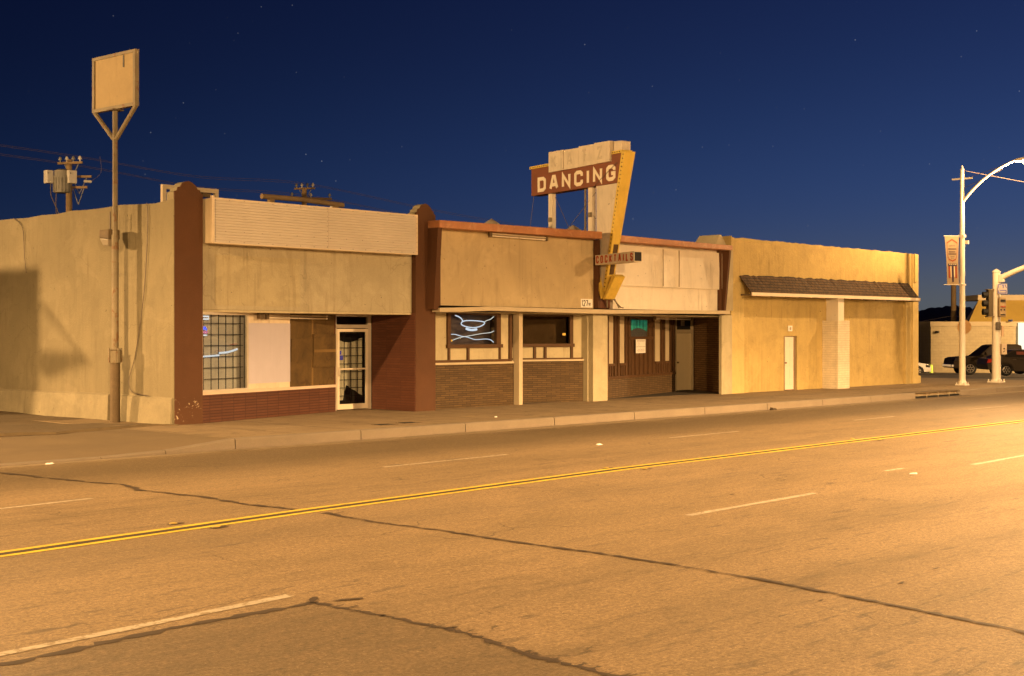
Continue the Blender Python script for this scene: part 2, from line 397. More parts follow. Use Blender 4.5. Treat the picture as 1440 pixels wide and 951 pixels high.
def shingles():
    m, t, p = base('wood_shingle', .85)
    uv = t.new('ShaderNodeTexCoord').outputs['UV']
    b = t.new('ShaderNodeTexBrick'); b.offset = .5
    b.inputs['Scale'].default_value = 1; b.inputs['Mortar Size'].default_value = .012; b.inputs['Brick Width'].default_value = .2; b.inputs['Row Height'].default_value = .1
    b.inputs['Color1'].default_value = (.105, .054, .021, 1); b.inputs['Color2'].default_value = (.062, .032, .013, 1); b.inputs['Mortar'].default_value = (.02, .012, .008, 1)
    t.link(uv, b.inputs['Vector'])
    n = t.noise(uv, 14, 5, .7)
    c = t.mix(t.ramp(n, .6, .75, 0, .55), b.outputs['Color'], (.36, .24, .12))
    t.link(c, p.inputs['Base Color'])
    bp = t.new('ShaderNodeBump', Strength=.9, Distance=.03); bp.invert = True; t.link(b.outputs['Fac'], bp.inputs['Height']); t.link(bp.outputs[0], p.inputs['Normal'])
    return m
SHINGLE = shingles()

def corrugated():
    m, t, p = base('ribbed_sheet', .5)
    tc = t.new('ShaderNodeTexCoord').outputs['Object']
    sx = t.new('ShaderNodeSeparateXYZ'); t.link(tc, sx.inputs[0])
    n = t.noise(tc, 1.1, 5, .6)
    c = t.mix(t.ramp(n, .3, .7), (.52, .46, .385), (.585, .52, .44))
    # the sheets lap at mid length and carry rows of rivet heads
    seam = t.math('LESS_THAN', t.math('ABSOLUTE', t.math('SUBTRACT', sx.outputs[0], 20.55)), .008)
    c = t.mix(t.math('MULTIPLY', seam, .45), c, (.3, .22, .15))
    t.link(c, p.inputs['Base Color'])
    return m
RIBBED = corrugated()

# ------------------------------------------------------------------ setting: ground, road, sidewalk
KX0, KX1, KY = 15.12, 58.0, 21.6         # full kerb from .. to, kerb face line
SW = .2
mb = MB(); n = 24
ringz = [(0, 0), (900, 0), (2500, 0)]
ct = mb.bm.verts.new((60, 40, -.8)); rg = []
for rr in (300, 2500): rg.append([mb.bm.verts.new((60 + rr * math.cos(6.28318 * k / n), 40 + rr * math.sin(6.28318 * k / n), -.8)) for k in range(n)])
for k in range(n):
    mb.bm.faces.new((ct, rg[0][k], rg[0][(k + 1) % n])); mb.bm.faces.new((rg[0][k], rg[1][k], rg[1][(k + 1) % n], rg[0][(k + 1) % n]))
struct(mb.build('ground', DIRT))

mb = MB(); mb.box(-90, 260, -2.6, KY, -.5, 0); struct(mb.build('road', ASPHALT))
mb = MB(); mb.box(-90, 260, -7, -2.6, -.5, .16); struct(mb.build('near_sidewalk', CONC))

def sidewalk_mat():
    m, t, p = base('sidewalk_slabs', .88)
    tc = t.new('ShaderNodeTexCoord').outputs['Object']
    sx = t.new('ShaderNodeSeparateXYZ'); t.link(tc, sx.inputs[0])
    n = t.noise(tc, .7, 6, .65, .5); f = t.noise(tc, 45, 4, .7)
    c = t.mix(t.ramp(n, .3, .7), (.215, .153, .084), (.31, .225, .128))
    c = t.mix(t.ramp(f, .35, .7, .4, 0), c, (.115, .083, .047))
    st = t.noise(tc, 1.6, 6, .7, 1.0); c = t.mix(t.ramp(st, .54, .66, 0, .6), c, (.10, .072, .04))
    gm = t.noise(tc, 7, 2, .5); c = t.mix(t.ramp(gm, .70, .73, 0, .7), c, (.09, .066, .042))
    fx = t.math('ABSOLUTE', t.math('SUBTRACT', t.math('FRACT', t.math('MULTIPLY', sx.outputs[0], 1 / 1.52)), .5))
    gx = t.ramp(fx, .488, .494)
    fy = t.math('ABSOLUTE', t.math('SUBTRACT', sx.outputs[1], 23.75)); gy = t.ramp(fy, .008, .016, 1, 0)
    g = t.math('MAXIMUM', gx, gy)
    c = t.mix(t.math('MULTIPLY', g, .85), c, (.045, .032, .018))
    t.link(c, p.inputs['Base Color'])
    b = t.new('ShaderNodeBump', Strength=.5, Distance=.01); t.link(t.math('SUBTRACT', f, g), b.inputs['Height']); t.link(b.outputs[0], p.inputs['Normal'])
    return m
SLABS = sidewalk_mat()
mb = MB(); mb.box(KX0, KX1, KY + .17, 30, -.5, SW); struct(mb.build('sidewalk', SLABS))

# kerb stones, one object: cast kerb with joints each 3.05 m, a storm drain gap, and a lowered end at the driveway
mb = MB(); x = 15.12
edges = [15.12, 18.25, 21.3, 24.3, 27.4, 30.5, 33.6, 36.7, 39.7, 42.75]
def kerb_piece(a, b, za=SW + .004, zb=SW + .004):
    g = .010
    pr = lambda X, Z: [(X, KY, -.3), (X, KY + .02, Z - .025), (X, KY + .05, Z), (X, KY + .17, Z), (X, KY + .17, -.3)]
    mb.hexa(pr(a + g, za), pr(b - g, zb))
for a, b in zip(edges, edges[1:]): kerb_piece(a, b)
for a, b in ((46.15, 49.2), (49.2, 52.3), (52.3, 55.3), (55.3, 58)): kerb_piece(a, b)
kerb_piece(13.6, 15.12, .07, SW + .004); kerb_piece(12.3, 13.6, .035, .07); kerb_piece(6, 12.3, .035, .035); kerb_piece(-60, 6, .035, .035)
struct(mb.build('kerb', KERBM))
mb = MB(); mb.box(15.1, 60, KY - .42, KY - .004, -.2, .004); mb.box(-60, 15.1, KY - .3, KY - .004, -.2, .004)
struct(mb.build('gutter', mat('gutter_concrete', (.22, .165, .10), .8, .25, 1, .35, 40, 0, .2, 30)))

# driveway apron dipping to the lowered kerb
mb = MB()
xs = [-60, 0, 6, 12.3, 13.6, 15.12]; ys = [KY + .17, 22.8, 24.0, 25.2, 26.4]
ze = {-60: .035, 0: .035, 6: .035, 12.3: .035, 13.6: .07, 15.12: SW}
grid = [[mb.bm.verts.new((xx, yy, ze[xx] + (SW - .02 - ze[xx]) * min(1, i / 3) if xx < 15 else SW - .003)) for i, yy in enumerate(ys)] for xx in xs]
for i in range(len(xs) - 1):
    for j in range(len(ys) - 1): mb.bm.faces.new((grid[i][j], grid[i + 1][j], grid[i + 1][j + 1], grid[i][j + 1]))
struct(mb.build('driveway', APRON))
# unpaved lot beside the building, rough edge
mb = MB(); nx, ny = 60, 40
G = []
for i in range(nx + 1):
    row = []
    for j in range(ny + 1):
        X = -20 + 36.45 * i / nx; f = j / ny
        Y = 25.62 + .18 * math.sin(X * 1.3) + .12 * math.sin(X * 4.1) + f * f * 40 + f * .2
        h = .185 + .035 * (math.sin(X * 2.1 + j) * .5 + random.random() * .6) * min(1, j / 2) + (.045 if j in (1, 2, 3) else 0)
        row.append(mb.bm.verts.new((X, Y, h)))
    G.append(row)
for i in range(nx):
    for j in range(ny): mb.bm.faces.new((G[i][j], G[i + 1][j], G[i + 1][j + 1], G[i][j + 1]))
struct(mb.build('dirt_lot', DIRT, smooth=True))
# side street and car park falling gently away to the right
mb = MB()
mb.poly([(58.02, -3, .05), (58.02, 30, .05), (110, 30, -.74), (110, -3, -.74)])
mb.poly([(51.3, 30.02, .15), (51.3, 120, -.3), (260, 120, -.74), (110, 30.02, -.74), (58.02, 30.02, .05)])
struct(mb.build('parking_lot', LOTM))

# road markings (measured points along the street; the street bends very slightly)
def curve_y(x, tab):
    for (xa, ya), (xb, yb) in zip(tab, tab[1:]):
        if x <= xb: return ya + (yb - ya) * (x - xa) / (xb - xa)
    (xa, ya), (xb, yb) = tab[-2:]; return yb + (yb - ya) * (x - xb) / (xb - xa)
YC = [(-40, 10.6), (6.27, 12.98), (10.4, 13.41), (17.2, 13.87), (33.8, 14.14), (200, 15.2)]
def stripe(mb, x0, x1, tab, off, w, z=.004, step=1.5, wob=.006):
    nn = max(2, int((x1 - x0) / step)); pv = None
    for i in range(nn + 1):
        X = x0 + (x1 - x0) * i / nn; Y = curve_y(X, tab) + off
        a = mb.bm.verts.new((X, Y - w / 2 + random.uniform(-wob, wob), z)); b = mb.bm.verts.new((X, Y + w / 2 + random.uniform(-wob, wob), z))
        if pv: mb.bm.faces.new((pv[0], a, b, pv[1]))
        pv = (a, b)
mb = MB(); stripe(mb, -40, 120, YC, .125, .095, step=.4); stripe(mb, -40, 120, YC, -.125, .095, step=.4)
struct(mb.build('centre_line', YELLOWLINE))
mb = MB(); stripe(mb, -40, 120, YC, 0, .12, .003)
struct(mb.build('centre_line_gap', mat('gap_asphalt', (.06, .045, .03), .8, .3, 2, .4, 50)))
YF = [(-40, 12.6), (7.91, 16.36), (9.3, 16.52), (14.8, 16.9), (23, 17.25), (33, 17.40), (60, 17.6)]
YN = [(-40, 4.6), (4.3, 8.92), (7, 9.18), (13.4, 9.72), (16.4, 9.80), (22, 10.02), (40, 10.6)]
mb = MB()
for a, b in ((.5, 2.6), (6.2, 9.27), (14.75, 17.85), (23.05, 25.7), (31.0, 33.2), (37.8, 40.5), (45.5, 48.4)): stripe(mb, a, b, YF, 0, .09)
for a, b in ((2.0, 6.97), (13.35, 16.45), (21.85, 25.0), (30, 33)): stripe(mb, a, b, YN, 0, .11, step=.5, wob=.012)
mb.box(19.9, 20.5, 10.55, 10.62, .001, .004)
struct(mb.build('lane_dashes', WHITELINE))

# darker patch with a ragged tar edge, bottom of the picture, and long tar-filled cracks
def jag(pts, step=.22, amp=.05):
    out = []
    for (xa, ya), (xb, yb) in zip(pts, pts[1:]):
        L = math.hypot(xb - xa, yb - ya); k = max(1, int(L / step))
        for i in range(k):
            f = i / k; out.append((xa + (xb - xa) * f + random.uniform(-amp, amp), ya + (yb - ya) * f + random.uniform(-amp, amp)))
    out.append(pts[-1]); return out
edgeA = jag([(-6, 7.2), (1, 8.02), (4.18, 8.62), (5.4, 8.75), (6.9, 8.78)], .25, .02)
edgeB = jag([(6.9, 8.78), (6.95, 8.0), (6.97, 7.11), (6.78, 6.2), (6.75, 5.51), (6.6, 3), (6.5, -2.4)], .06, .03)
mb = MB(); mb.poly([(x, y, .0045) for x, y in edgeA + edgeB[1:] + [(-6, -2.4)]])
bmesh.ops.triangulate(mb.bm, faces=mb.bm.faces[:])
struct(mb.build('road_patch', PATCHM))
def tar(mb, pts, w, z=.008, amp=.03, step=.085, wv=.85):
    P = jag(pts, step, amp); pv = None
    for i, (x, y) in enumerate(P):
        xa, ya = P[max(0, i - 1)]; xb, yb = P[min(len(P) - 1, i + 1)]
        d = Vector((xb - xa, yb - ya)).normalized(); nn = Vector((-d.y, d.x)); ww = w * (1 + random.uniform(-wv, wv)) / 2
        a = mb.bm.verts.new((x + nn.x * ww, y + nn.y * ww, z)); b = mb.bm.verts.new((x - nn.x * ww, y - nn.y * ww, z))
        if pv: mb.bm.faces.new((pv[0], a, b, pv[1]))
        pv = (a, b)
mb = MB()
tar(mb, [(9.9, 21.2), (9.97, 20.64), (10.1, 19.4), (10.25, 18.3), (10.42, 17.7), (10.2, 16.9), (10.36, 15.6), (10.3, 14.4), (10.41, 13.62)], .075, amp=.03)
tar(mb, [(10.45, 13.1), (10.36, 12.0), (10.42, 11.0), (10.38, 9.85), (10.42, 8.7), (10.39, 7.62), (10.3, 6.7), (10.18, 5.91), (10.0, 4.9), (9.82, 4.11), (9.6, 1)], .05, amp=.02)
tar(mb, [(-6, 7.2), (1, 8.02), (4.18, 8.62), (5.4, 8.75), (6.9, 8.78)], .07, amp=.025)
tar(mb, [(6.9, 8.78), (6.95, 8.0), (6.97, 7.11), (6.78, 6.2), (6.75, 5.51), (6.6, 3)], .05, amp=.025, step=.05, wv=.9)
for _ in range(60):
    y = random.uniform(4.2, 8.7); x = curve_y(-y, [(-8.78, 6.9), (-8.0, 6.95), (-7.11, 6.97), (-6.2, 6.78), (-5.51, 6.75), (-3, 6.6)]) + random.uniform(-.06, .03)
    tar(mb, [(x, y), (x + random.uniform(.03, .13), y + random.uniform(-.02, .02))], random.uniform(.012, .03), .0086, .006, .03)
tar(mb, [(6.9, 8.78), (7.06, 8.95)], .05); tar(mb, [(6.95, 8.7), (7.3, 8.62)], .04); tar(mb, [(10.7, 13.0), (10.45, 12.9), (10.5, 13.1)], .04)
for _ in range(70):
    x = random.uniform(3, 40); y = random.uniform(3.5, 20.5); L = random.uniform(.04, .16); w = random.uniform(.012, .03)
    tar(mb, [(x, y), (x + L, y + random.uniform(-.03, .03))], w, .005, .006, .08)
struct(mb.build('crack_seal', TAR))

# ------------------------------------------------------------------ building 1: the shuttered shop on the left
B1 = thing('shop_building', (20.3, 28, SW), 'cream stucco shop with red brown end piers, boarded shopfront and a bare side wall', 'building')
X0 = 16.42
# side wall with ragged top
mb = MB(); N = 46; pv = None
for i in range(N + 1):
    Y = 25.802 + (60 - 25.802) * i / N
    zt = 5.17 + random.uniform(-.025, .02)
    if i == 1: zt = 5.12
    cur = [mb.bm.verts.new(p) for p in ((X0 + .012, Y, .1), (X0 + .012, Y, zt), (X0 + .26, Y, zt), (X0 + .26, Y, .1))]
    if pv:
        for a, b in ((0, 1), (1, 2), (2, 3)): mb.bm.faces.new((pv[a], cur[a], cur[b], pv[b]))
    else: mb.bm.faces.new(cur)
    pv = cur
mb.bm.faces.new(pv)
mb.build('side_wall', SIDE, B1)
# plaster footing along the side wall
mb = MB()
mb.hexa([(X0 - .07, 25.83, .1), (X0 + .01, 25.83, .1), (X0 + .01, 28.15, .1), (X0 - .10, 28.15, .1)], [(X0 - .035, 25.83, .76), (X0 + .01, 25.83, .80), (X0 + .01, 28.1, .82), (X0 - .05, 28.1, .78)])
mb.hexa([(X0 - .12, 28.40, .1), (X0 + .01, 28.40, .1), (X0 + .01, 38, .1), (X0 - .12, 38, .1)], [(X0 - .06, 28.45, .78), (X0 + .01, 28.45, .82), (X0 + .01, 38, .74), (X0 - .06, 38, .70)])
build_each(mb, 'footing', CURB_PLASTER, B1)
# front piers with curved stepped caps: cream core, thin painted front
def pier(x0, x1, m, parent, zt=5.24):
    w = x1 - x0
    pr = [(0, 0), (0, .10), (.10, .13), (.12, .20), (.22, .22), (.28, .30), (.40, .34), (.5, .355), (.62, .33), (.76, .26), (.82, .18), (.90, .17), (.92, .10), (1, .08), (1, 0)]
    out = [(x0, .1)] + [(x0 + u * w, zt + v) for u, v in pr] + [(x1, .1)]
    mb = MB(); mb.prism([(x, 25.80, z) for x, z in out], (0, .035, 0)); mb.build('pier', m, parent)
    mb = MB(); mb.prism([(x, 25.836, z) for x, z in [(x0 + .012, zt - .6)] + [(x0 + (x1 - x0) * u, zt + v - .004) for u, v in pr] + [(x1 - .012, zt - .6)]], (0, .27, 0)); mb.build('pier_cap', CURB_PLASTER, parent)
# chipped low on the left pier
def chipped():
    m = BROWN.copy(); m.name = 'chipped_pier_paint'; t = NT(m); p = t.n['Principled BSDF']
    old = p.inputs['Base Color'].links[0].from_socket
    tc = t.new('ShaderNodeTexCoord').outputs['Object']; sx = t.new('ShaderNodeSeparateXYZ'); t.link(tc, sx.inputs[0])
    nz = t.noise(tc, 9, 6, .7, .8)
    f = t.math('MULTIPLY', t.ramp(nz, .60, .63), t.math('MULTIPLY', t.ramp(sx.outputs[2], .82, .62), t.ramp(sx.outputs[2], .25, .4)))
    t.link(t.mix(f, old, (.62, .5, .34)), p.inputs['Base Color']); return m
pier(X0 + .03, 17.18, chipped(), B1); pier(23.62, 24.32, BROWN, B1)
mb = MB(); mb.box(X0 + .27, 17.17, 25.836, 25.94, .1, 4.6); mb.box(23.64, 24.30, 25.836, 26.3, .1, 4.6); build_each(mb, 'pier_core', BROWN, B1)
# header wall over the shopfront (z 2.75 .. parapet)
mb = MB(); mb.box(17.185, 23.615, 25.95, 26.2, 2.755, 5.12); build_each(mb, 'front_wall', STUCCO, B1)
mb = MB(); mb.box(17.6, 20.0, 25.942, 25.949, 2.85, 4.0); mb.build('repair_patch', mat('patched_stucco', (.44, .375, .235), .9, .2, 1.2, .3, 30, .8, .4, 28, spots=.4, spot_scale=4, spot_lo=.62), B1)
mb = MB(); mb.box(17.185, 23.615, 25.96, 28.2, 2.70, 2.75); mb.build('soffit', STUCCO2, B1)
mb = MB(); mb.box(16.7, 24.3, 26.9, 60, 4.3, 4.45); mb.box(16.7, 24.3, 59.6, 60, .2, 4.3); mb.build('roof', LOTM, B1)
# shopfront: angled glazed wall from A back to B, then the door
A = Vector((17.19, 25.86)); B = Vector((22.2, 27.3)); dr = (B - A).normalized(); LEN = (B - A).length
nrm = Vector((-dr.y, dr.x))         # into the building
def P(d, into=0.0): q = A + dr * d + nrm * into; return (q.x, q.y)
mb = MB(); mb.wall(P(0), P(LEN), .1, .83, .2); mb.build('bulkhead', BRICKRED, B1)
mb = MB(); mb.wall(P(0, -.03), P(LEN, -.03), .832, .90, .16); sill = mb.build('sill', mat('pink_sill', (.68, .52, .40), .6, .1, 3), B1)
# window 1 with glass, grille and blinds
W1, W2, W3 = 1.66, 3.30, LEN
mb = MB()
for a, b, z0, z1 in ((0, W1, .901, .94), (0, W1, 2.64, 2.70), (0, .05, .94, 2.64), (W1 - .055, W1, .94, 2.64)): mb.wall(P(a), P(b), z0, z1, .07)
win = mb.build('window', ALU, B1)
mb = MB(); mb.wall(P(.05, .035), P(W1 - .055, .035), .94, 2.64, .006); mb.build('pane', GLASS, win)
mb = MB()
for k in range(1, 7):
    d = W1 * k / 6.4; mb.wall(P(d - .007, .16), P(d + .007, .16), .92, 2.69, .014)
for k in range(1, 7):
    z = .92 + 1.78 * k / 7; mb.wall(P(.02, .145), P(W1 - .02, .145), z - .007, z + .007, .014)
mb.build('window_grille', BLACKM, win)
mb = MB(); mb.wall(P(.0, .26), P(W1 + .15, .26), .9, 2.7, .02); mb.build('blind', BLINDS, win)
# white sheet panel and plywood boards
mb = MB(); mb.wall(P(W1 + .012, .03), P(W2, .03), .901, 2.70, .04); mb.build('sheet_panel', mat('pale_board', (.74, .62, .47), .6, .05, 2), B1)
mb = MB(); mb.wall(P(W1 + .03, .018), P(W2 - .005, .018), 1.03, 2.46, .01); mb.build('lilac_sheet', SHEET, B1)
mb = MB()
mb.wall(P(W2 + .015, .03), P(W2 + .96, .03), .901, 2.70, .03); mb.wall(P(W2 + .965, .034), P(LEN, .034), .901, 2.70, .03)
mb.wall(P(W2 + .03, .0), P(W2 + .90, .0), 1.52, 2.08, .028, 1.55, 2.11); mb.wall(P(W2 + .92, -.02), P(LEN - .02, -.02), 1.36, 2.20, .045)
build_each(mb, 'plywood_board', PLY, B1)
mb = MB(); mb.wall(P(W2 + .90, .026), P(W2 + .97, .026), .905, 2.70, .003); mb.wall(P(W2 + .94, -.026), P(LEN - .03, -.026), 1.74, 1.81, .004)
build_each(mb, 'board_batten', mat('pale_batten', (.20, .12, .04), .8, .2, 4), B1)
mb = MB(); mb.wall((22.2, 27.3), (22.44, 27.62), .1, 2.7, .12); mb.build('return_wall', BROWN, B1)
# door in an aluminium frame
DY = 27.64
mb = MB()
mb.box(22.42, 22.50, DY, DY + .1, .2, 2.70); mb.box(23.58, 23.69, DY, DY + .1, .2, 2.70); mb.box(22.5, 23.58, DY, DY + .1, 2.36, 2.45); mb.box(22.5, 23.58, DY + .002, DY + .1, 2.66, 2.70)
frame = mb.build('door_frame', ALU, B1)
mb = MB(); mb.box(22.5, 23.58, DY + .05, DY + .056, 2.45, 2.66); mb.build('transom_pane', DARKGLASS, frame)
mb = MB()
mb.box(22.51, 22.59, DY - .02, DY + .03, .22, 2.34); mb.box(23.49, 23.57, DY - .02, DY + .03, .22, 2.34)
mb.box(22.59, 23.49, DY - .02, DY + .03, 2.26, 2.34); mb.box(22.59, 23.49, DY - .02, DY + .03, .22, .36); mb.box(22.59, 23.49, DY - .02, DY + .03, 1.26, 1.30)
door = mb.build('door', mat('door_frame_paint', (.72, .62, .48), .45, .06, 3), B1, .004)
mb = MB(); mb.box(22.59, 23.49, DY + .0, DY + .006, .36, 1.26); mb.box(22.59, 23.49, DY, DY + .006, 1.30, 2.26); mb.build('pane', GLASS, door)
mb = MB()
for k in range(1, 4): mb.box(22.59 + .9 * k / 4 - .008, 22.59 + .9 * k / 4 + .008, DY + .06, DY + .07, .36, 2.26)
for k in range(1, 9): mb.box(22.59, 23.49, DY + .05, DY + .058, .36 + 1.9 * k / 9 - .008, .36 + 1.9 * k / 9 + .008)
mb.build('door_grille', BLACKM, door)
mb = MB(); mb.tube([(22.56, DY - .02, 1.1), (22.56, DY - .07, 1.12), (22.56, DY - .07, 1.3), (22.56, DY - .02, 1.32)], .012); mb.build('handle', ALU, door)
mb = MB(); mb.box(22.60, 22.72, DY - .003, DY - .001, 1.52, 1.64); mb.box(22.60, 22.66, DY - .003, DY - .001, 1.66, 1.76); mb.build('sticker', BLUEINK, door)
# interior behind the glass
mb = MB(); mb.box(17.3, 24.0, 29.6, 29.7, .2, 2.7); mb.box(17.3, 24, 28.0, 29.6, .15, .2)
mb.build('interior', DARKIN, B1)
mb = MB(); pv = None
for i in range(13):
    X = 22.58 + .92 * i / 12; Y = 27.82 + .03 * math.sin(i * 1.9)
    zb = .3 if i < 5 else .9 - .04 * i
    cur = [mb.bm.verts.new((X, Y, zb + .15)), mb.bm.verts.new((X, Y, 2.1 - .12 * math.sin(i / 12 * 3.14)))]
    if pv: mb.bm.faces.new((pv[0], cur[0], cur[1], pv[1]))
    pv = cur
mb.build('hanging_cloth', mat('cloth', (.70, .60, .42), .9, .1, 3), B1)
# right wing wall of the recess
mb = MB(); mb.wall((23.70, 27.63), (23.605, 25.815), .1, 2.74, .02); mb.build('wing_wall', BRICKRED2, B1)

# ribbed blank sign box on the shop front
S1 = thing('blank_sign', (20.3, 25.6, 4.2), 'long blank white ribbed metal sign box along the top of the shuttered shop', 'sign')
mb = MB(); mb.box(17.26, 23.40, 25.56, 25.94, 4.235, 5.24); mb.build('sign_box', mat('sign_box_cream', (.62, .50, .33), .6, .1, 2, .1, 40, .3), S1, .006)
mb = MB(); zs = [4.24 + 1.0 * k / 16 for k in range(17)]; prof = []
for k, z in enumerate(zs[:-1]):
    h = 1.0 / 16; prof += [(25.562, z), (25.562, z + h * .10), (25.545, z + h * .2), (25.545, z + h * .9)]
prof.append((25.562, zs[-1]))
def sag(X): return .02 * (X - 20.3) / 3 * -0.3
for (ya, za), (yb, zb) in zip(prof, prof[1:]): mb.poly([(17.30, ya - .006, za), (23.44, ya - .006, za), (23.44, yb - .006, zb), (17.30, yb - .006, zb)])
mb.build('ribbed_face', RIBBED, S1)
mb = MB(); mb.box(17.24, 17.305, 25.535, 25.60, 4.23, 5.29); mb.box(23.40, 23.45, 25.535, 25.62, 4.23, 5.25); mb.box(17.306, 23.399, 25.535, 25.555, 5.225, 5.25); mb.box(17.306, 23.399, 25.535, 25.555, 4.225, 4.25)
mb.build('edge_trim', mat('sign_trim', (.66, .54, .38), .5, .1, 3), S1)
mb = MB()
for k in range(26): mb.box(17.33, 17.345, 25.536, 25.54, 4.27 + k * .037, 4.285 + k * .037)
for k in range(15): 
    for z in (4.27, 5.20): mb.box(17.7 + k * .4, 17.715 + k * .4, 25.535, 25.54, z, z + .015)
for k in range(12): mb.box(17.6 + k * .5, 17.615 + k * .5, 25.535, 25.54, 4.50, 4.513)
for k in range(8): mb.box(20.5, 20.513, 25.535, 25.54, 4.3 + k * .12, 4.312 + k * .12); mb.box(23.41, 23.425, 25.53, 25.536, 4.3 + k * .12, 4.312 + k * .12)
mb.build('rivets', BLACKINK, S1)

# tube lamp housings (unlit)
def tube_lamp(a, b, z, label, r=.035, drop=.04):
    L = thing('tube_light', (*a, z), label, 'light fixture', 'unlit tube lights')
    a3 = Vector((*a, z)); b3 = Vector((*b, z)); m = (a3 + b3) / 2; d = (b3 - a3).normalized()
    mb = MB(); mb.wall(a, b, z + .04, z + .08, .08); mb.build('housing', TUBEM, L, .006)
    off = Vector((d.y, -d.x, 0)) * -.03
    mb = MB(); mb.tube([a3 + off, m + off - d * .02], .018); mb.tube([m + off + d * .02, b3 + off], .018); build_each(mb, 'tube', mat('tube_glass', (.8, .72, .6), .3, .02), L)
    mb = MB(); mb.box(a[0] - .03, a[0] + .05, a[1] - .02, a[1] + .06, z - .04, z + .1); mb.box(b[0] - .05, b[0] + .02, b[1] - .02, b[1] + .06, z - .03, z + .1); build_each(mb, 'end_cap', RUSTDK, L)
    return L
pa, pb = P(2.2, -.12), P(4.75, -.12)
tube_lamp(pa, pb, 2.59, 'unlit white tube light under the soffit of the boarded shop window')
tube_lamp((26.2, 25.62), (28.5, 25.62), 4.87, 'unlit white tube light under the orange coping over the blank tan board')
tube_lamp((34.9, 26.7), (38.3, 27.7), 2.70, 'unlit tube light over the board and batten front beside the tan door')
# conduit box beside the first lamp
mb = MB(); mb.box(19.05, 19.2, 26.25, 26.35, 2.56, 2.7); mb.build('junction_box', RUSTDK, B1)

# window reflections of a neon sign and light trails, built as glowing tubes
NS = thing('reflected_sign', (*P(.2, .1), 2.2), 'small glowing blue and pink neon sign in the corner of the barred shop window', 'window reflection')
NW, NB, NP = emit('reflected_white', (1, .93, .85), .035), emit('reflected_blue', (.12, .16, 1), .045), emit('reflected_pink', (1, .25, .45), .03)
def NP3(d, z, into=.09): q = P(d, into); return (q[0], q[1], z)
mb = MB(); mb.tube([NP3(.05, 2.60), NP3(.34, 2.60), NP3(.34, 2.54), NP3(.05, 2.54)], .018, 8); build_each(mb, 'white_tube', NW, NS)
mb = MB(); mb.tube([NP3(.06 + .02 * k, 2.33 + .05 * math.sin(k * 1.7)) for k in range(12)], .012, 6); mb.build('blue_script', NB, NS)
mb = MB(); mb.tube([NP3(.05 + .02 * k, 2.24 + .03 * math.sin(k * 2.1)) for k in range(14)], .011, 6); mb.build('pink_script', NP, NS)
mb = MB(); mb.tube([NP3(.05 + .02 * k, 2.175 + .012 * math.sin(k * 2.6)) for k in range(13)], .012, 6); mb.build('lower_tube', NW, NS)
NT2 = thing('reflected_streak', (*P(.7, .1), 1.75), 'long white lit tube running across the barred shop window', 'tube light')  # reflected light trail put in as a glowing tube
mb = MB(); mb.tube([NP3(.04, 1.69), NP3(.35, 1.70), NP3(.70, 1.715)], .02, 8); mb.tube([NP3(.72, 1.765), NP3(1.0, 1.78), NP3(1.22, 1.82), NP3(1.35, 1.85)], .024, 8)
build_each(mb, 'white_tube', emit('reflected_soft_white', (1, .95, .88), .030), NT2)
mb = MB(); mb.tube([NP3(1.1, 1.955), NP3(1.35, 1.975)], .008, 6); mb.tube([NP3(.55, 1.81), NP3(.8, 1.83)], .004, 6); build_each(mb, 'red_tube', emit('reflected_red', (1, .2, .08), .018), NT2)

# ------------------------------------------------------------------ building 2: the bar
B2 = thing('bar_building', (31, 28, SW), 'one storey bar with two framed panels under orange coping, tan brick and brown timber front', 'building')
mb = MB(); mb.box(24.33, 30.74, 25.80, 25.95, 2.955, 4.98); mb.build('tan_panel', PANELTAN, B2)
mb = MB(); mb.box(24.3, 37.95, 25.97, 26.2, 2.98, 5.02); build_each(mb, 'front_wall', DKBROWN, B2)
mb = MB(); mb.box(24.35, 37.9, 26.2, 60, 4.3, 4.45); mb.box(24.35, 42, 29.8, 29.9, .2, 4.3); mb.box(24.35, 37.9, 26.4, 29.8, .15, .202); mb.box(37.9, 42, 25.99, 29.8, .15, .203); mb.build('roof', LOTM, B2)
# white panels of the right bay: upper sheet proud of the lower one, slightly buckled
mb = MB(); pv = None; N = 40
for i in range(N + 1):
    X = 31.72 + (37.42 - 31.72) * i / N; d = .0
    for c, w in ((34.0, .25), (34.9, .12), (37.2, .2)): d -= .05 * math.exp(-((X - c) / w) ** 2)
    cur = [mb.bm.verts.new((X, 25.74 + d * .5, 3.67)), mb.bm.verts.new((X, 25.75 + d, 4.3)), mb.bm.verts.new((X, 25.74 + d * .3, 4.90 - .004 * (X - 31.7))),
           mb.bm.verts.new((X, 25.79, 4.90 - .004 * (X - 31.7))), mb.bm.verts.new((X, 25.79, 3.67))]
    if pv:
        for k in range(5): mb.bm.faces.new((pv[k], cur[k], cur[(k + 1) % 5], pv[(k + 1) % 5]))
    else: mb.bm.faces.new(cur[::-1])
    pv = cur
mb.bm.faces.new(pv); mb.build('upper_white_panel', WHITEPANEL, B2)
mb = MB(); mb.box(31.65, 37.30, 25.80, 25.95, 2.96, 4.0); mb.box(31.65, 37.1, 25.82, 25.95, 4.0, 4.98); build_each(mb, 'lower_white_panel', WHITEPANEL, B2)
mb = MB()
for X in (34.02, 34.86, 37.22): mb.box(X - .007, X + .007, 25.68, 25.72, 3.70, 4.86)
build_each(mb, 'panel_joint', mat('joint_shadow_paint', (.40, .33, .25), .8, .1), B2)
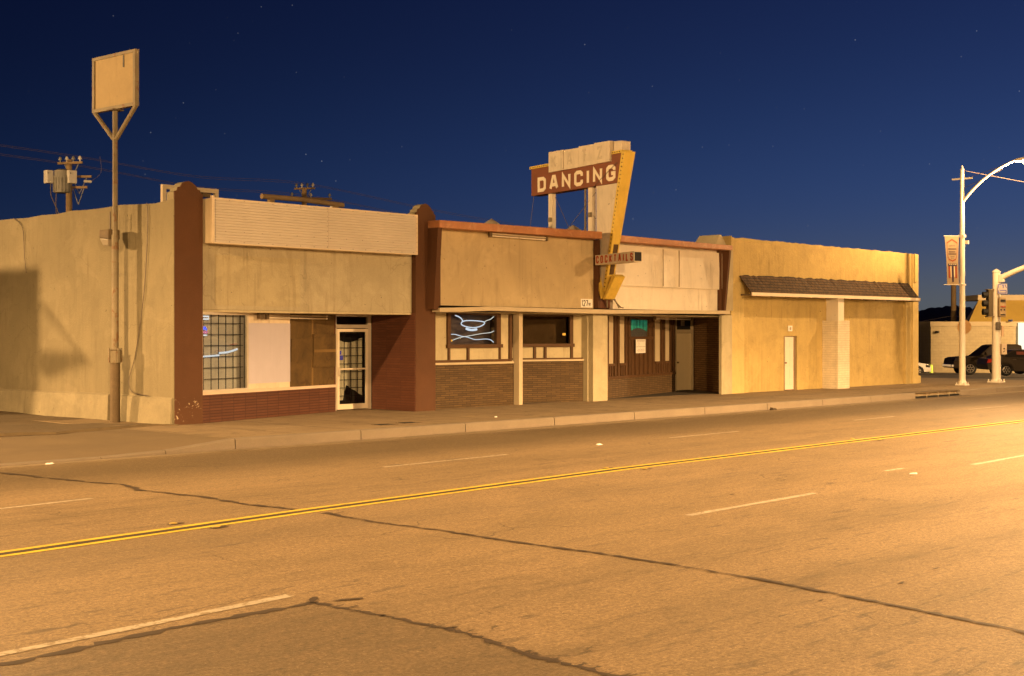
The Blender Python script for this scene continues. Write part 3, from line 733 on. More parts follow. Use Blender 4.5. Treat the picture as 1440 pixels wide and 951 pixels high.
# coping: two runs, orange painted fascia
mb = MB()
mb.hexa([(24.05, 25.36, 4.955), (30.62, 25.36, 4.995), (30.62, 25.98, 4.995), (24.05, 25.98, 4.955)], [(24.05, 25.36, 5.15), (30.62, 25.36, 5.205), (30.62, 25.98, 5.205), (24.05, 25.98, 5.15)])
mb.hexa([(31.5, 25.36, 4.965), (37.35, 25.36, 4.965), (37.35, 25.98, 4.965), (31.5, 25.98, 4.965)], [(31.5, 25.36, 5.15), (37.35, 25.36, 5.12), (37.35, 25.98, 5.12), (31.5, 25.98, 5.15)])
build_each(mb, 'coping', COPPER, B2, .01)
mb = MB(); mb.box(24.05, 30.6, 25.99, 26.18, 5.03, 5.12); mb.box(31.5, 37.4, 25.99, 26.18, 5.03, 5.1); build_each(mb, 'parapet_cap', RUSTDK, B2)
# splayed side fins
def fin(x0, x1, yt, yb, m): 
    mb = MB(); mb.hexa([(x0, yb, 2.84), (x1, yb, 2.84), (x1, 25.97, 2.84), (x0, 25.97, 2.84)], [(x0, yt, 4.953), (x1, yt, 4.953), (x1, 25.97, 4.953), (x0, 25.97, 4.953)])
    return mb.build('side_fin', m, B2, .006)
fin(24.03, 24.18, 25.40, 25.55, BROWN); fin(37.22, 37.33, 25.40, 25.62, BROWN)
mb = MB(); mb.box(24.18, 24.33, 25.62, 25.79, 2.93, 4.95); mb.box(30.74, 30.84, 25.62, 25.79, 2.97, 4.99); mb.box(37.1, 37.215, 25.70, 25.79, 2.98, 4.96); build_each(mb, 'inner_jamb', BROWN, B2)
mb = MB(); mb.box(30.85, 31.64, 25.90, 25.96, 2.97, 4.95); mb.build('notch_panel', DKBROWN, B2)
# canopy band
mb = MB(); pv = None
for X, z0, z1 in ((24.2, 2.775, 2.885), (25.0, 2.79, 2.905), (26.1, 2.835, 2.945), (27.4, 2.825, 2.935), (30.4, 2.80, 2.925), (31.6, 2.81, 2.93), (34.5, 2.845, 2.955), (37.42, 2.86, 2.975)):
    cur = [mb.bm.verts.new(p) for p in ((X, 25.5, z0), (X, 25.5, z1), (X, 25.99, z1), (X, 25.99, z0))]
    if pv:
        for k in range(4): mb.bm.faces.new((pv[k], cur[k], cur[(k + 1) % 4], pv[(k + 1) % 4]))
    else: mb.bm.faces.new(cur[::-1])
    pv = cur
mb.bm.faces.new(pv); mb.build('canopy_band', CREAMTRIM, B2, .006)
mb = MB(); mb.box(24.34, 37.9, 26.0, 29.7, 2.775, 2.81); mb.box(37.9, 42, 26.21, 29.7, 2.775, 2.812); mb.build('soffit', STUCCO2, B2)
# left bay: cream infill, brown frame, window, tan brick kick wall
YA = 26.27
mb = MB(); mb.box(24.34, 27.80, YA, YA + .15, .1, 1.37); mb.build('kick_wall', BRICKTAN, B2)
mb = MB(); mb.box(24.34, 27.78, YA - .04, YA + .15, 1.373, 1.43); mb.build('sill', CREAMTRIM, B2)
mb = MB()
for x0, x1, z0, z1 in ((24.42, 25.28, 1.5, 2.77), (27.30, 27.74, 1.5, 2.77), (25.28, 27.30, 1.5, 1.86)): mb.box(x0, x1, YA + .06, YA + .12, z0, z1)
build_each(mb, 'infill_panel', STUCCO2, B2)
mb = MB()
for x0, x1, z0, z1, y in ((24.36, 24.42, 1.43, 2.77, .01), (25.22, 25.34, 1.92, 2.77, .0), (25.26, 25.33, 1.50, 1.92, .012), (27.12, 27.24, 1.92, 2.77, .0), (27.24, 27.30, 1.5, 2.77, .014), (27.64, 27.74, 1.50, 2.74, .0), (25.2, 27.36, 1.82, 1.92, -.012), (24.42, 27.74, 1.43, 1.50, .008), (25.98, 26.06, 1.5, 1.82, .01), (25.34, 27.12, 2.72, 2.77, .01)):
    mb.box(x0, x1, YA + y, YA + .1, z0, z1)
build_each(mb, 'frame_timber', WOOD, B2, .004)
mb = MB(); mb.box(25.34, 27.12, YA + .05, YA + .056, 1.92, 2.72); w = mb.build('window_pane', GLASS, B2)
mb = MB(); mb.box(25.2, 27.3, YA + .45, YA + .47, 1.7, 2.8); mb.build('dark_drape', mat('dark_drape_cloth', (.13, .09, .08), .95, .4, 3, .2, 8), B2)
mb = MB(); mb.box(25.36, 25.43, YA + .046, YA + .049, 2.0, 2.05); mb.build('sticker', YELLOWP, w)
# post between the bays
mb = MB(); mb.box(27.80, 27.95, 26.06, 26.30, .2, 2.79); mb.build('post', CREAMTRIM, B2, .006)
# second window wall, set back
C1, C2 = Vector((28.0, 27.02)), Vector((31.0, 26.12)); d2 = (C2 - C1).normalized(); n2 = Vector((-d2.y, d2.x)); L2 = (C2 - C1).length
def Q(d, into=0.0): q = C1 + d2 * d + n2 * into; return (q.x, q.y)
mb = MB(); mb.wall(Q(0), Q(L2), .1, 1.40, .15); mb.build('kick_wall', BRICKTAN, B2)
mb = MB(); mb.wall(Q(0, -.04), Q(L2, -.04), 1.403, 1.455, .19); mb.build('sill', CREAMTRIM, B2)
mb = MB()
mb.wall(Q(.0, .06), Q(2.5, .06), 1.5, 1.86, .06); mb.wall(Q(2.5, .06), Q(L2 - .02, .06), 1.5, 2.77, .06); build_each(mb, 'infill_panel', STUCCO2, B2)
mb = MB()
for a, b, z0, z1, y in ((.0, 2.56, 1.82, 1.92, -.012), (2.40, 2.52, 1.92, 2.77, 0), (2.44, 2.52, 1.5, 1.82, .01), (1.16, 1.24, 1.5, 1.82, .01), (1.52, 1.60, 1.5, 1.82, .01), (2.98, 3.10, 1.5, 2.77, 0), (0, L2 - .05, 1.455, 1.5, .008), (0, 2.4, 2.72, 2.77, .01)):
    mb.wall(Q(a, y), Q(b, y), z0, z1, .1 - y)
build_each(mb, 'frame_timber', WOOD, B2, .004)
mb = MB(); mb.wall(Q(0, .05), Q(2.4, .05), 1.92, 2.72, .006); w = mb.build('window_pane', DARKGLASS, B2)
mb = MB(); mb.wall(Q(2.16, .040), Q(2.27, .040), 2.16, 2.23, .004); mb.build('sticker', YELLOWP, w)
mb = MB(); mb.wall(Q(0, .5), Q(2.6, .5), 1.7, 2.8, .02); mb.build('dark_drape', mat('brown_drape', (.20, .16, .11), .95, .3, 2, .2, 8), B2)
# cream pier between the two bays and narrow trim
mb = MB(); mb.box(30.78, 31.46, 25.84, 26.02, .1, 2.80); mb.box(30.74, 30.90, 26.022, 26.3, .1, 2.78); build_each(mb, 'cream_pier', STUCCO2, B2, .01)
# right bay: board and batten wall, tall narrow panels, teal window
E1, E2 = Vector((31.56, 26.35)), Vector((38.1, 28.25)); d3 = (E2 - E1).normalized(); n3 = Vector((-d3.y, d3.x)); L3 = (E2 - E1).length
def S(d, into=0.0): q = E1 + d3 * d + n3 * into; return (q.x, q.y)
def along(px):
    """distance along this wall of a photo column, from the surveyed camera"""
    u = (px - 720) / 1900; a = math.atan(1800 / 1900); vx = math.cos(a) + math.sin(a) * u; vy = math.sin(a) - math.cos(a) * u
    return (E1.x * vy - E1.y * vx) / (vx * d3.y - vy * d3.x)
a_ = along
mb = MB(); mb.wall(S(0), S(L3), .1, .80, .15); mb.build('kick_wall', BRICKTAN2, B2)
mb = MB(); mb.wall(S(0, -.03), S(L3, -.03), .803, .88, .18); mb.build('ledge', WOOD, B2)
mb = MB(); mb.wall(S(0, .07), S(L3, .07), .88, 2.77, .06); mb.build('board_wall', WOOD, B2)
x865 = a_(857)
strips = [(857.5, 864.5), (873, 880), (923.5, 930), (937, 943)]
mb = MB()
for p0, p1 in strips: mb.wall(S(a_(p0), .055), S(a_(p1), .055), 1.28, 2.765, .012)
build_each(mb, 'narrow_panel', CREAMTRIM, B2)
mb = MB()
def batten(px, w, z0, z1, y=.0): mb.wall(S(a_(px) - w / 2, y), S(a_(px) + w / 2, y), z0, z1, .069 - y)
for px in (855.8, 866.5, 871, 882, 886.5, 920.3, 932.5, 935.2, 946.2, 949.5): batten(px, .13, .88, 2.76, .01)
for p0, p1 in strips: mb.wall(S(a_(p0) - .03, .003), S(a_(p1) + .03, .003), 1.20, 1.28, .066)
for px in (859.5, 862.5, 875.5, 878.5, 925.5, 928.5, 938.5, 941.5): batten(px, .07, .88, 1.20, .02)
for px in (890, 896, 902, 908, 914): batten(px, .15, .88, 2.02, .01)
mb.wall(S(a_(885.5), -.01), S(a_(919), -.01), 2.02, 2.12, .08); mb.wall(S(a_(886), .0), S(a_(918), .0), 2.70, 2.765, .07); batten(915.5, .22, 2.12, 2.70, .02)
build_each(mb, 'batten', WOOD, B2, .004)
# teal-curtained window
t0, t1 = a_(887.5), a_(912)
mb = MB(); mb.wall(S(t0, .045), S(t1, .045), 2.12, 2.70, .006); w = mb.build('window_pane', GLASS, B2)
TEAL = bpy.data.materials.new('teal_curtain'); TEAL.use_nodes = True
tt = NT(TEAL); p = tt.n['Principled BSDF']; tcx = tt.new('ShaderNodeTexCoord').outputs['Object']
tn = tt.noise(tt.mapping(tcx, (5, 5, 1.2)), 1.4, 4)
tt.link(tt.mix(tt.ramp(tn, .35, .65), (.01, .14, .09), (.08, .62, .42)), p.inputs['Base Color'])
tt.link(tt.mix(tt.ramp(tn, .35, .65), (.0, .10, .06), (.05, .75, .48)), p.inputs['Emission Color']); p.inputs['Emission Strength'].default_value = .0062  # the lit look of the curtain is put in as emission
mb = MB(); pv = None; N = 16
for i in range(N + 1):
    d = t0 + (t1 - t0) * i / N; f = i / N; zz = 2.28 + .12 * math.sin(f * 3.14)
    a = S(d, .055 + .008 * math.sin(i * 2.2)); cur = [mb.bm.verts.new((*a, zz)), mb.bm.verts.new((*a, 2.66))]
    if pv: mb.bm.faces.new((pv[0], cur[0], cur[1], pv[1]))
    pv = cur
mb.build('teal_curtain', TEAL, w)
mb = MB(); mb.wall(S(t0, .064), S(t1, .064), 2.12, 2.45, .004); mb.build('grey_board', mat('grey_back_board', (.16, .14, .13), .8, .2, 6, .3, 60), w)
# entrance: tan door, dark transom, brown brick wing
mb = MB(); mb.wall((38.1, 28.26), (38.41, 28.50), .1, 2.77, .08); mb.build('door_return', WOOD, B2)
DW0, DW1, DYB = 38.42, 39.42, 28.46
mb = MB(); mb.box(DW0, DW0 + .05, DYB, DYB + .1, .2, 2.77); mb.box(DW1 - .06, DW1 + .04, DYB, DYB + .1, .2, 2.77); mb.box(DW0 + .05, DW1 - .06, DYB, DYB + .1, 2.24, 2.36)
fr2 = mb.build('door_frame', mat('tan_frame', (.42, .34, .22), .6, .1, 4), B2)
mb = MB(); mb.box(DW0 + .05, DW1 - .06, DYB + .04, DYB + .09, .22, 2.23); dd = mb.build('door', DOORPAINT, B2, .004)
mb = MB(); mb.lathe((DW0 + .13, DYB + .04, 1.2), (0, -1, 0), [(.03, 0), (.03, .02), (.015, .03), (.03, .06), (.0, .075)]); mb.build('knob', RUSTDK, dd)
mb = MB(); mb.box(DW0 + .05, DW1 - .06, DYB + .06, DYB + .08, 2.36, 2.77); tp = mb.build('transom_panel', BLACKM, B2)
mb = MB(); mb.box(38.78, 38.99, DYB + .05, DYB + .056, 2.50, 2.68); np_ = mb.build('number_plate', mat('plate_grey', (.42, .36, .26), .6, .1), tp)
mb = MB(); u = 0
for ch in '38':
    if ch == '3':
        mb.ribbon([(38.80 + a * .06, 2.53 + b * .10) for a, b in ((0, 1), (1, 1), (1, 0), (0, 0))], .012, lambda U, V, o: (U, DYB + .049 - o, V), .002)
        mb.ribbon([(38.81, 2.58), (38.854, 2.58)], .01, lambda U, V, o: (U, DYB + .0485 - o, V), .002)
    else: letter(mb, '8', 38.895, 2.525, .11, .12, lambda U, V, o: (U, DYB + .049 - o, V), .002)
mb.build('digits', BLACKINK, np_)
mb = MB(); mb.wall((39.52, 28.48), (37.97, 25.98), .1, 2.77, .12); mb.build('wing_wall', BRICKDK, B2)
mb = MB(); mb.box(37.33, 37.94, 25.78, 25.90, .1, 2.83); mb.box(37.34, 37.94, 25.74, 26.35, 2.98, 5.0); build_each(mb, 'cream_pier', STUCCO2, B2, .01)
mb = MB(); mb.hexa([(37.2, 25.95, 5.1), (37.93, 25.95, 5.1), (37.93, 26.9, 5.1), (37.2, 26.9, 5.1)], [(37.5, 26.0, 5.52), (37.62, 26.0, 5.52), (37.62, 26.8, 5.52), (37.5, 26.8, 5.52)]); mb.build('roof_cap', STUCCO2, B2)

# notice pinned under the teal window
NO = thing('paper_notice', (*S(a_(900), -.03), 1.8), 'white paper notice pinned to the dark boards under the teal window', 'notice')
n0, n1 = a_(893.5), a_(907)
mb = MB(); mb.wall(S(n0, -.02), S(n1, -.02), 1.58, 2.03, .004); mb.build('sheet', PAPER, NO)
mb = MB()
for z, ins, h in ((1.985, .1, .018), (1.95, .14, .012), (1.78, .04, .014), (1.70, .2, .012), (1.665, .12, .014), (1.63, .18, .01)):
    k = n0 + (n1 - n0) * ins
    while k < n1 - (n1 - n0) * ins:
        L = random.uniform(.02, .05); mb.wall(S(k, -.0225), S(min(k + L, n1), -.0225), z, z + h, .002); k += L + .012
letter(mb, '2', n0 + .22, 1.82, .1, .12, lambda U, V, o: (*S(U, -.0215 - o), V), .002)
mb.build('printed_lines', INK, NO)

# white address plate 127w
AD = thing('address_plate', (30.4, 25.78, 3.0), 'white address plate reading 127w on the lower corner of the tan board', 'sign')
mb = MB(); mb.box(30.16, 30.68, 25.782, 25.797, 2.985, 3.235); mb.build('plate', PAPER, AD)
mb = MB(); u = 30.20
for ch in '127w':
    h = .18; u += letter(mb, ch, u, 3.02, h, .14, lambda U, V, o: (U, 25.781 - o, V), .003, .8) + .02
mb.build('digits', BLACKINK, AD)

# reflected light trails in the first bar window, put in as glowing tubes
SQ = thing('reflected_squiggle', (26.2, YA + .12, 2.3), 'white wavy light reflections in the bar window next to the red brown pier, built as glowing tubes', 'neon light')
def smooth(pts, k=6):
    out = []; n = len(pts)
    for i in range(n - 1):
        p0, p1, p2, p3 = [Vector(pts[max(0, min(n - 1, j))]) for j in (i - 1, i, i + 1, i + 2)]
        for j in range(k):
            t = j / k; out.append(.5 * ((2 * p1) + (p2 - p0) * t + (2 * p0 - 5 * p1 + 4 * p2 - p3) * t * t + (3 * p1 - p0 - 3 * p2 + p3) * t ** 3))
    out.append(Vector(pts[-1])); return out
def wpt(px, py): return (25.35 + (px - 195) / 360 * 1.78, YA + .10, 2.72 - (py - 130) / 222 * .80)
NSQ = emit('reflected_cool_white', (.86, .92, 1), .034); NSW = emit('reflected_warm_white', (1, .93, .78), .03)
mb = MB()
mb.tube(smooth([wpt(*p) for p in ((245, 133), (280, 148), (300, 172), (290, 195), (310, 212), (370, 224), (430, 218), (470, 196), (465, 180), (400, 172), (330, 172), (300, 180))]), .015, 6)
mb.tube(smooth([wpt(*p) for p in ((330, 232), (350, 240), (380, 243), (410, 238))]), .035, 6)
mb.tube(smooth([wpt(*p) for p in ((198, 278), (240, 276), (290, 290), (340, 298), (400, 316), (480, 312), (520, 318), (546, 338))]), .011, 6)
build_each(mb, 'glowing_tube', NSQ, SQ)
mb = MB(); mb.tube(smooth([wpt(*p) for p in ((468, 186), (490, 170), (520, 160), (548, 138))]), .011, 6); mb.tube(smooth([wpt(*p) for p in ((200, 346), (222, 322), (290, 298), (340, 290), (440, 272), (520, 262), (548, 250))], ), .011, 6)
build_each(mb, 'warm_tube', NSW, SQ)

# ------------------------------------------------------------------ building 3: yellow stucco block
B3 = thing('stucco_building', (44.5, 28, SW), 'yellow stucco building with a shingled awning, a white door and a white brick column', 'building')
def ragged(mb, x0, x1, y0, y1, z0, zt, n=40, amp=.02):
    pv = None
    for i in range(n + 1):
        X = x0 + (x1 - x0) * i / n; z = zt + random.uniform(-amp, amp)
        cur = [mb.bm.verts.new(p) for p in ((X, y0, z0), (X, y0, z), (X, y1, z), (X, y1, z0))]
        if pv:
            for k in range(4): mb.bm.faces.new((pv[k], cur[k], cur[(k + 1) % 4], pv[(k + 1) % 4]))
        else: mb.bm.faces.new(cur[::-1])
        pv = cur
    mb.bm.faces.new(pv)
mb = MB(); ragged(mb, 38.0, 50.75, 25.84, 26.2, 3.95, 5.45, 60); mb.build('parapet_wall', YELLOWST, B3)
mb = MB(); mb.box(38.72, 41.40, 25.95, 26.2, .1, 3.95); mb.box(42.28, 50.28, 25.95, 26.2, .1, 3.95); mb.box(41.40, 42.28, 25.95, 26.2, 2.13, 3.95); build_each(mb, 'front_wall', YELLOWST, B3)
mb = MB(); mb.box(37.955, 38.72, 25.82, 26.2, .1, 3.95); mb.box(37.96, 38.0, 25.83, 26.2, 3.95, 5.5); build_each(mb, 'left_pier', YELLOWST2, B3, .01)
mb = MB(); mb.box(50.76, 51.25, 25.78, 26.3, .1, 5.44); mb.box(50.28, 50.75, 25.83, 26.2, .1, 3.95); mb.box(50.80, 51.0, 25.70, 25.78, 4.3, 5.44); build_each(mb, 'right_pier', YELLOWST2, B3, .015)
mb = MB(); mb.box(38, 51.2, 26.2, 48, 4.6, 4.8); mb.box(51.0, 51.24, 26.3, 48, .1, 5.3); mb.build('roof', YELLOWST2, B3)
mb = MB(); mb.box(51.26, 51.7, 25.9, 27.0, .2, .5); build_each(mb, 'footing', YELLOWST2, B3, .02)
# white panel door in its reveal
mb = MB(); mb.box(41.42, 41.50, 25.97, 26.1, .2, 2.12); mb.box(42.10, 42.26, 25.98, 26.1, .2, 2.12); build_each(mb, 'door_jamb', mat('dark_jamb', (.22, .15, .08), .7, .2), B3)
mb = MB(); mb.box(41.50, 42.10, 25.985, 26.03, .22, 2.11); dd = mb.build('door', WHITEDOOR, B3, .004)
mb = MB()
for a in (41.55, 41.83):
    for z0, z1 in ((.4, .95), (1.05, 1.65), (1.75, 2.0)): mb.box(a, a + .22, 25.976, 25.984, z0, z1)
build_each(mb, 'door_panel', WHITEDOOR, dd, .006)
mb = MB(); mb.lathe((41.56, 25.985, 1.18), (0, -1, 0), [(.028, 0), (.028, .015), (.012, .02), (.028, .05), (.0, .065)]); mb.build('knob', RUSTDK, dd)
PL = thing('wall_plaque', (41.8, 25.94, 2.35), 'small white square plaque on the yellow wall above the white door', 'plaque')
mb = MB(); mb.box(41.66, 41.94, 25.925, 25.948, 2.30, 2.50); mb.build('plate', PAPER, PL, .01)
mb = MB(); mb.lathe((41.8, 25.924, 2.40), (0, -1, 0), [(.055, 0), (.055, .006), (.0, .007)]); mb.build('emblem', INK, PL)
# brick column: white brick below, smooth cap above
mb = MB(); mb.box(44.30, 44.72, 25.45, 25.949, 2.70, 3.70); mb.build('column_top', WHITEPANEL, B3, .01)
mb = MB(); mb.box(44.02, 44.86, 25.30, 25.948, .1, 2.699); mb.build('brick_column', BRICKWHITE, B3, .008)
# shingled awning with an open left end, white fascia
AX0, AX1 = 38.3, 50.5; AYo = 25.36
mb = MB(); N = 70; pv = None
for i in range(N + 1):
    X = AX0 + .15 + (AX1 - AX0 - .2) * i / N
    xo = .0
    zt = 4.20 + .0032 * (X - 38) + random.uniform(-.02, .035)
    cur = [mb.bm.verts.new((X + .0, 25.835, zt)), mb.bm.verts.new((X + .22 * (1 - i / N) * 0, AYo, 3.62 + .003 * (X - 38) + random.uniform(-.008, .008)))]
    if pv: mb.bm.faces.new((pv[0], cur[0], cur[1], pv[1]))
    pv = cur
ret = bmesh.ops.extrude_face_region(mb.bm, geom=mb.bm.faces[:])
bmesh.ops.translate(mb.bm, vec=(0, .0, -.05), verts=[v for v in ret['geom'] if isinstance(v, bmesh.types.BMVert)])
mb.build('awning', SHINGLE, B3)
mb = MB(); mb.hexa([(AX0 + .15, AYo - .035, 3.49), (AX1, AYo - .035, 3.53), (AX1, AYo - .002, 3.53), (AX0 + .15, AYo - .002, 3.49)], [(AX0 + .15, AYo - .035, 3.605), (AX1, AYo - .035, 3.645), (AX1, AYo - .002, 3.645), (AX0 + .15, AYo - .002, 3.605)])
mb.build('awning_fascia', mat('white_fascia', (.80, .66, .50), .6, .1, 2, .1, 30), B3)
mb = MB()
for k in range(14):
    X = AX0 + .2 + k * .92
    mb.hexa([(X, AYo + .01, 3.50), (X + .05, AYo + .01, 3.50), (X + .05, 25.82, 3.50), (X, 25.82, 3.50)], [(X, AYo + .01, 3.545), (X + .05, AYo + .01, 3.545), (X + .05, 25.82, 3.56), (X, 25.82, 3.56)])
    mb.hexa([(X, AYo + .04, 3.546), (X + .05, AYo + .04, 3.546), (X + .05, 25.80, 4.07), (X, 25.80, 4.07)], [(X, AYo + .04, 3.575), (X + .05, AYo + .04, 3.575), (X + .05, 25.80, 4.12), (X, 25.80, 4.12)])
build_each(mb, 'rafter', RUSTDK, B3)

# ------------------------------------------------------------------ the DANCING sign (stands nearly square to the street)
SO = Vector((30.9, 25.7, 0)); ST = Vector((-.239, -.971, 0)).normalized(); SNn = Vector((.971, -.239, 0)).normalized()
def SPt(t, z, n=0.0): q = SO + ST * t + SNn * n; return Vector((q.x, q.y, z))
DS = thing('dancing_sign', (30.9, 25.7, 2.98), 'tall brown rooftop sign reading DANCING on a white pylon with a yellow arrow', 'sign')
def splate(pts, n0, n1, name, m, parent, bevel=.006):
    mb = MB(); mb.hexa([SPt(t, z, n0) for t, z in pts], [SPt(t, z, n1) for t, z in pts]); return mb.build(name, m, parent, bevel)
PANEL = splate([(-3.66, 6.61), (.96, 6.61), (1.12, 7.46), (-3.66, 7.46)], 0, .34, 'name_panel', SIGNBROWN, DS)
def word(text, t0, t1, h, stroke, xs):
    ws = [GL[c][0] * h * xs + stroke * h for c in text]; gap = (t1 - t0 - sum(ws)) / (len(text) - 1); out = []; u = t0
    for c, w in zip(text, ws): out.append((c, u)); u += w + gap
    return out
for ch, u in word('DANCING', -3.27, .80, .47, .235, 1.18):
    mb = MB(); letter(mb, ch, u, 6.69, .47, .235, lambda U, V, o: SPt(U, V, -.004 - o), .014, 1.18)
    mb.build('letter', LETTERW, PANEL)
# yellow bulb strips along the top edges
def strip(t0, t1, z, parent):
    mb = MB(); mb.hexa([SPt(t0, z, -.03), SPt(t1, z, -.03), SPt(t1, z, .36), SPt(t0, z, .36)], [SPt(t0, z + .085, -.03), SPt(t1, z + .085, -.03), SPt(t1, z + .085, .36), SPt(t0, z + .085, .36)])
    st = mb.build('bulb_strip', YELLOWP, parent)
    mb = MB(); k = t0 + .06
    while k < t1 - .03:
        mb.lathe(SPt(k, z + .042, -.028), -SNn, [(.02, 0), (.02, .012), (.0, .014)], 8); k += .105
    build_each(mb, 'bulb_socket', BLACKINK, st)
strip(-3.72, -2.60, 7.462, DS); strip(.64, 1.13, 7.462, DS)
for k, (t0, t1, zb, zt, ch, nn) in enumerate(((-2.58, -1.785, 7.25, 7.875, 'K', -.07), (-1.765, -.985, 7.25, 7.845, 'A', -.055), (-.97, -.185, 7.255, 7.86, 'T', -.065), (-.17, .60, 7.26, 7.865, 'Z', -.075))):
    lb = splate([(t0, zb), (t1, zb), (t1, zt), (t0, zt + (.02 if k else .01))], nn, .40, 'letter_box', SIGNWHITE, DS)
    mb = MB(); letter(mb, ch, t0 + .16, zb + .11, .40, .17, lambda U, V, o: SPt(U, V, nn - .001 - o), .003, .8); mb.build('ghost_letter', GHOST, lb)
splate([(.605, 7.27), (1.0, 7.27), (1.0, 7.83), (.605, 7.855)], .06, .39, 'box_end', SIGNWHITE, DS)
# white pylon
splate([(-.16, 3.5), (.20, 3.5), (.93, 6.605), (-.17, 6.605)], .01, .33, 'pylon', mat('pylon_paint', (.62, .54, .43), .6, .1, 2, .12, 40, .4, spots=.7, spot_col=(.18, .12, .08), spot_scale=7, spot_lo=.73), DS)
# yellow arrow shaft on the street edge of the pylon
mb = MB(); mb.hexa([SPt(t, z, n) for t, z, n in ((.205, 3.45, -.03), (.32, 3.45, -.03), (.32, 3.45, .22), (.205, 3.45, .22))], [SPt(t, z, n) for t, z, n in ((1.14, 7.49, -.05), (1.30, 7.49, -.05), (1.30, 7.49, .34), (1.14, 7.49, .34))])
mb.build('arrow_shaft', YELLOWP, DS, .006)
mb = MB()
for k in range(34):
    f = k / 33; t = .265 + .93 * f; z = 3.6 + 3.8 * f
    mb.lathe(SPt(t + .03, z, -.031 - .019 * f), -SNn, [(.018, 0), (.018, .012), (.0, .014)], 8)
build_each(mb, 'bulb_socket', BLACKINK, DS)
def on_shaft(z, n): # street face of the shaft
    f = (z - 3.45) / (7.49 - 3.45); return SPt(.322 + .98 * f, z, n)
mb = MB()
for z0, z1, n0, n1 in ((4.56, 4.83, .04, .21), (3.95, 4.25, .03, .19)):
    mb.hexa([on_shaft(z0, n0), on_shaft(z0, n1), on_shaft(z1, n1), on_shaft(z1, n0)], [on_shaft(z, n) + ST * .006 for z, n in ((z0, n0), (z0, n1), (z1, n1), (z1, n0))])
build_each(mb, 'rust_patch', mat('peeled_rust', (.11, .065, .03), .85, .5, 9, .5, 40), DS)
# arrow head barbs
splate([(.22, 3.22), (.33, 3.24), (.84, 3.88), (.70, 3.95)], -.05, .32, 'arrow_barb', YELLOWP, DS)
splate([(.20, 3.24), (.24, 3.36), (-.02, 4.04), (-.10, 4.01)], -.10, .12, 'arrow_barb', YELLOWP, DS)
# COCKTAILS box
CK = splate([(.25, 4.225), (2.10, 4.245), (2.10, 4.545), (.25, 4.515)], -.34, -.06, 'cocktails_box', SIGNWHITE, DS)
for ch, u in word('COCKTAILS', .30, 2.05, .22, .20, .62):
    mb = MB(); letter(mb, ch, u, 4.268 + .012 * (u - .2) / 1.9, .225, .20, lambda U, V, o: SPt(U, V, -.341 - o), .006, .62)
    mb.build('letter', REDPAINT, CK)
mb = MB(); mb.hexa([SPt(2.102, z, n) for z, n in ((4.27, -.315), (4.27, -.085), (4.52, -.085), (4.52, -.315))], [SPt(2.12, z, n) for z, n in ((4.27, -.315), (4.27, -.085), (4.52, -.085), (4.52, -.315))]); mb.build('end_shade_plate', BLACKM, CK)  # black plate painted for the shade inside the open box end
# posts, strut rods, guy wires
for t, n0 in ((-2.73, .1), (-.61, .12)):
    mb = MB(); c = SPt(t, 0, .17); mb.box(c.x - .085, c.x + .085, c.y - .085, c.y + .085, 4.4, 6.62); pp = mb.build('post', SIGNWHITE, DS, .008)
    mb = MB(); mb.box(c.x - .125, c.x + .125, c.y - .06, c.y + .06, 5.72, 5.86); mb.build('clamp', RUST, pp)
mb = MB(); c = SPt(-.95, 0, .17); mb.tube([(c.x, c.y, 4.4), (c.x, c.y, 6.6)], .03); mb.build('conduit', RUST, DS)
mb = MB()
def gw(a, b): mb.tube([a, b], .008, 5)
p1 = SPt(-2.73, 5.8, .17); p2 = SPt(-.61, 5.85, .17)
gw(SPt(-3.66, 6.62, .1), SPt(-4.1, 4.6, .1)); gw(p1, SPt(-3.8, 4.6, .3)); gw(SPt(-2.6, 6.5, .2), SPt(-1.2, 4.6, .2)); gw(p2, SPt(-1.9, 4.5, .2)); gw(SPt(-.25, 6.6, .2), SPt(-2.2, 4.6, -.4)); gw(p2, SPt(.0, 5.2, .2)); gw(SPt(.9, 7.2, -.03), SPt(-.25, 6.6, -.03))
build_each(mb, 'guy_wire', WIRE, DS)
mb = MB(); mb.tube([SPt(-.05, 3.5, .1), SPt(-.1, 2.99, .0)], .025); mb.tube([SPt(.1, 3.5, .2), SPt(.05, 2.99, .25)], .022); mb.tube([SPt(.15, 3.45, .3), SPt(-.02, 2.99, .75)], .022); mb.tube([SPt(.05, 3.4, .3), SPt(.1, 3.0, .72), SPt(.05, 2.99, .85)], .018)
build_each(mb, 'support_rod', RUST, DS)
# roof vent beside the second post
def roof_vent(x, y, z, label, s=1.0, hood=True):
    V = thing('roof_vent', (x, y, 4.45), label, 'roof vent')
    mb = MB(); mb.lathe((x, y, 4.45), (0, 0, 1), [(.16 * s, 0), (.16 * s, z - 4.45 - .15 * s)], 14); mb.build('pipe', GREYMETAL, V, smooth=True)
    mb = MB(); mb.lathe((x, y, z - .16 * s), (0, 0, 1), [(.30 * s, 0), (.28 * s, .04), (.16 * s, .12 * s), (.0, .22 * s)], 14); mb.build('cowl', mat('vent_cowl', (.4, .34, .25), .6, .2), V, smooth=True)
roof_vent(29.9, 29.2, 5.72, 'small conical vent cowl on the bar roof above the blank tan board', .9)
roof_vent(32.6, 28.2, 5.62, 'rounded vent hood on the bar roof tight against the white pylon', 1.1)

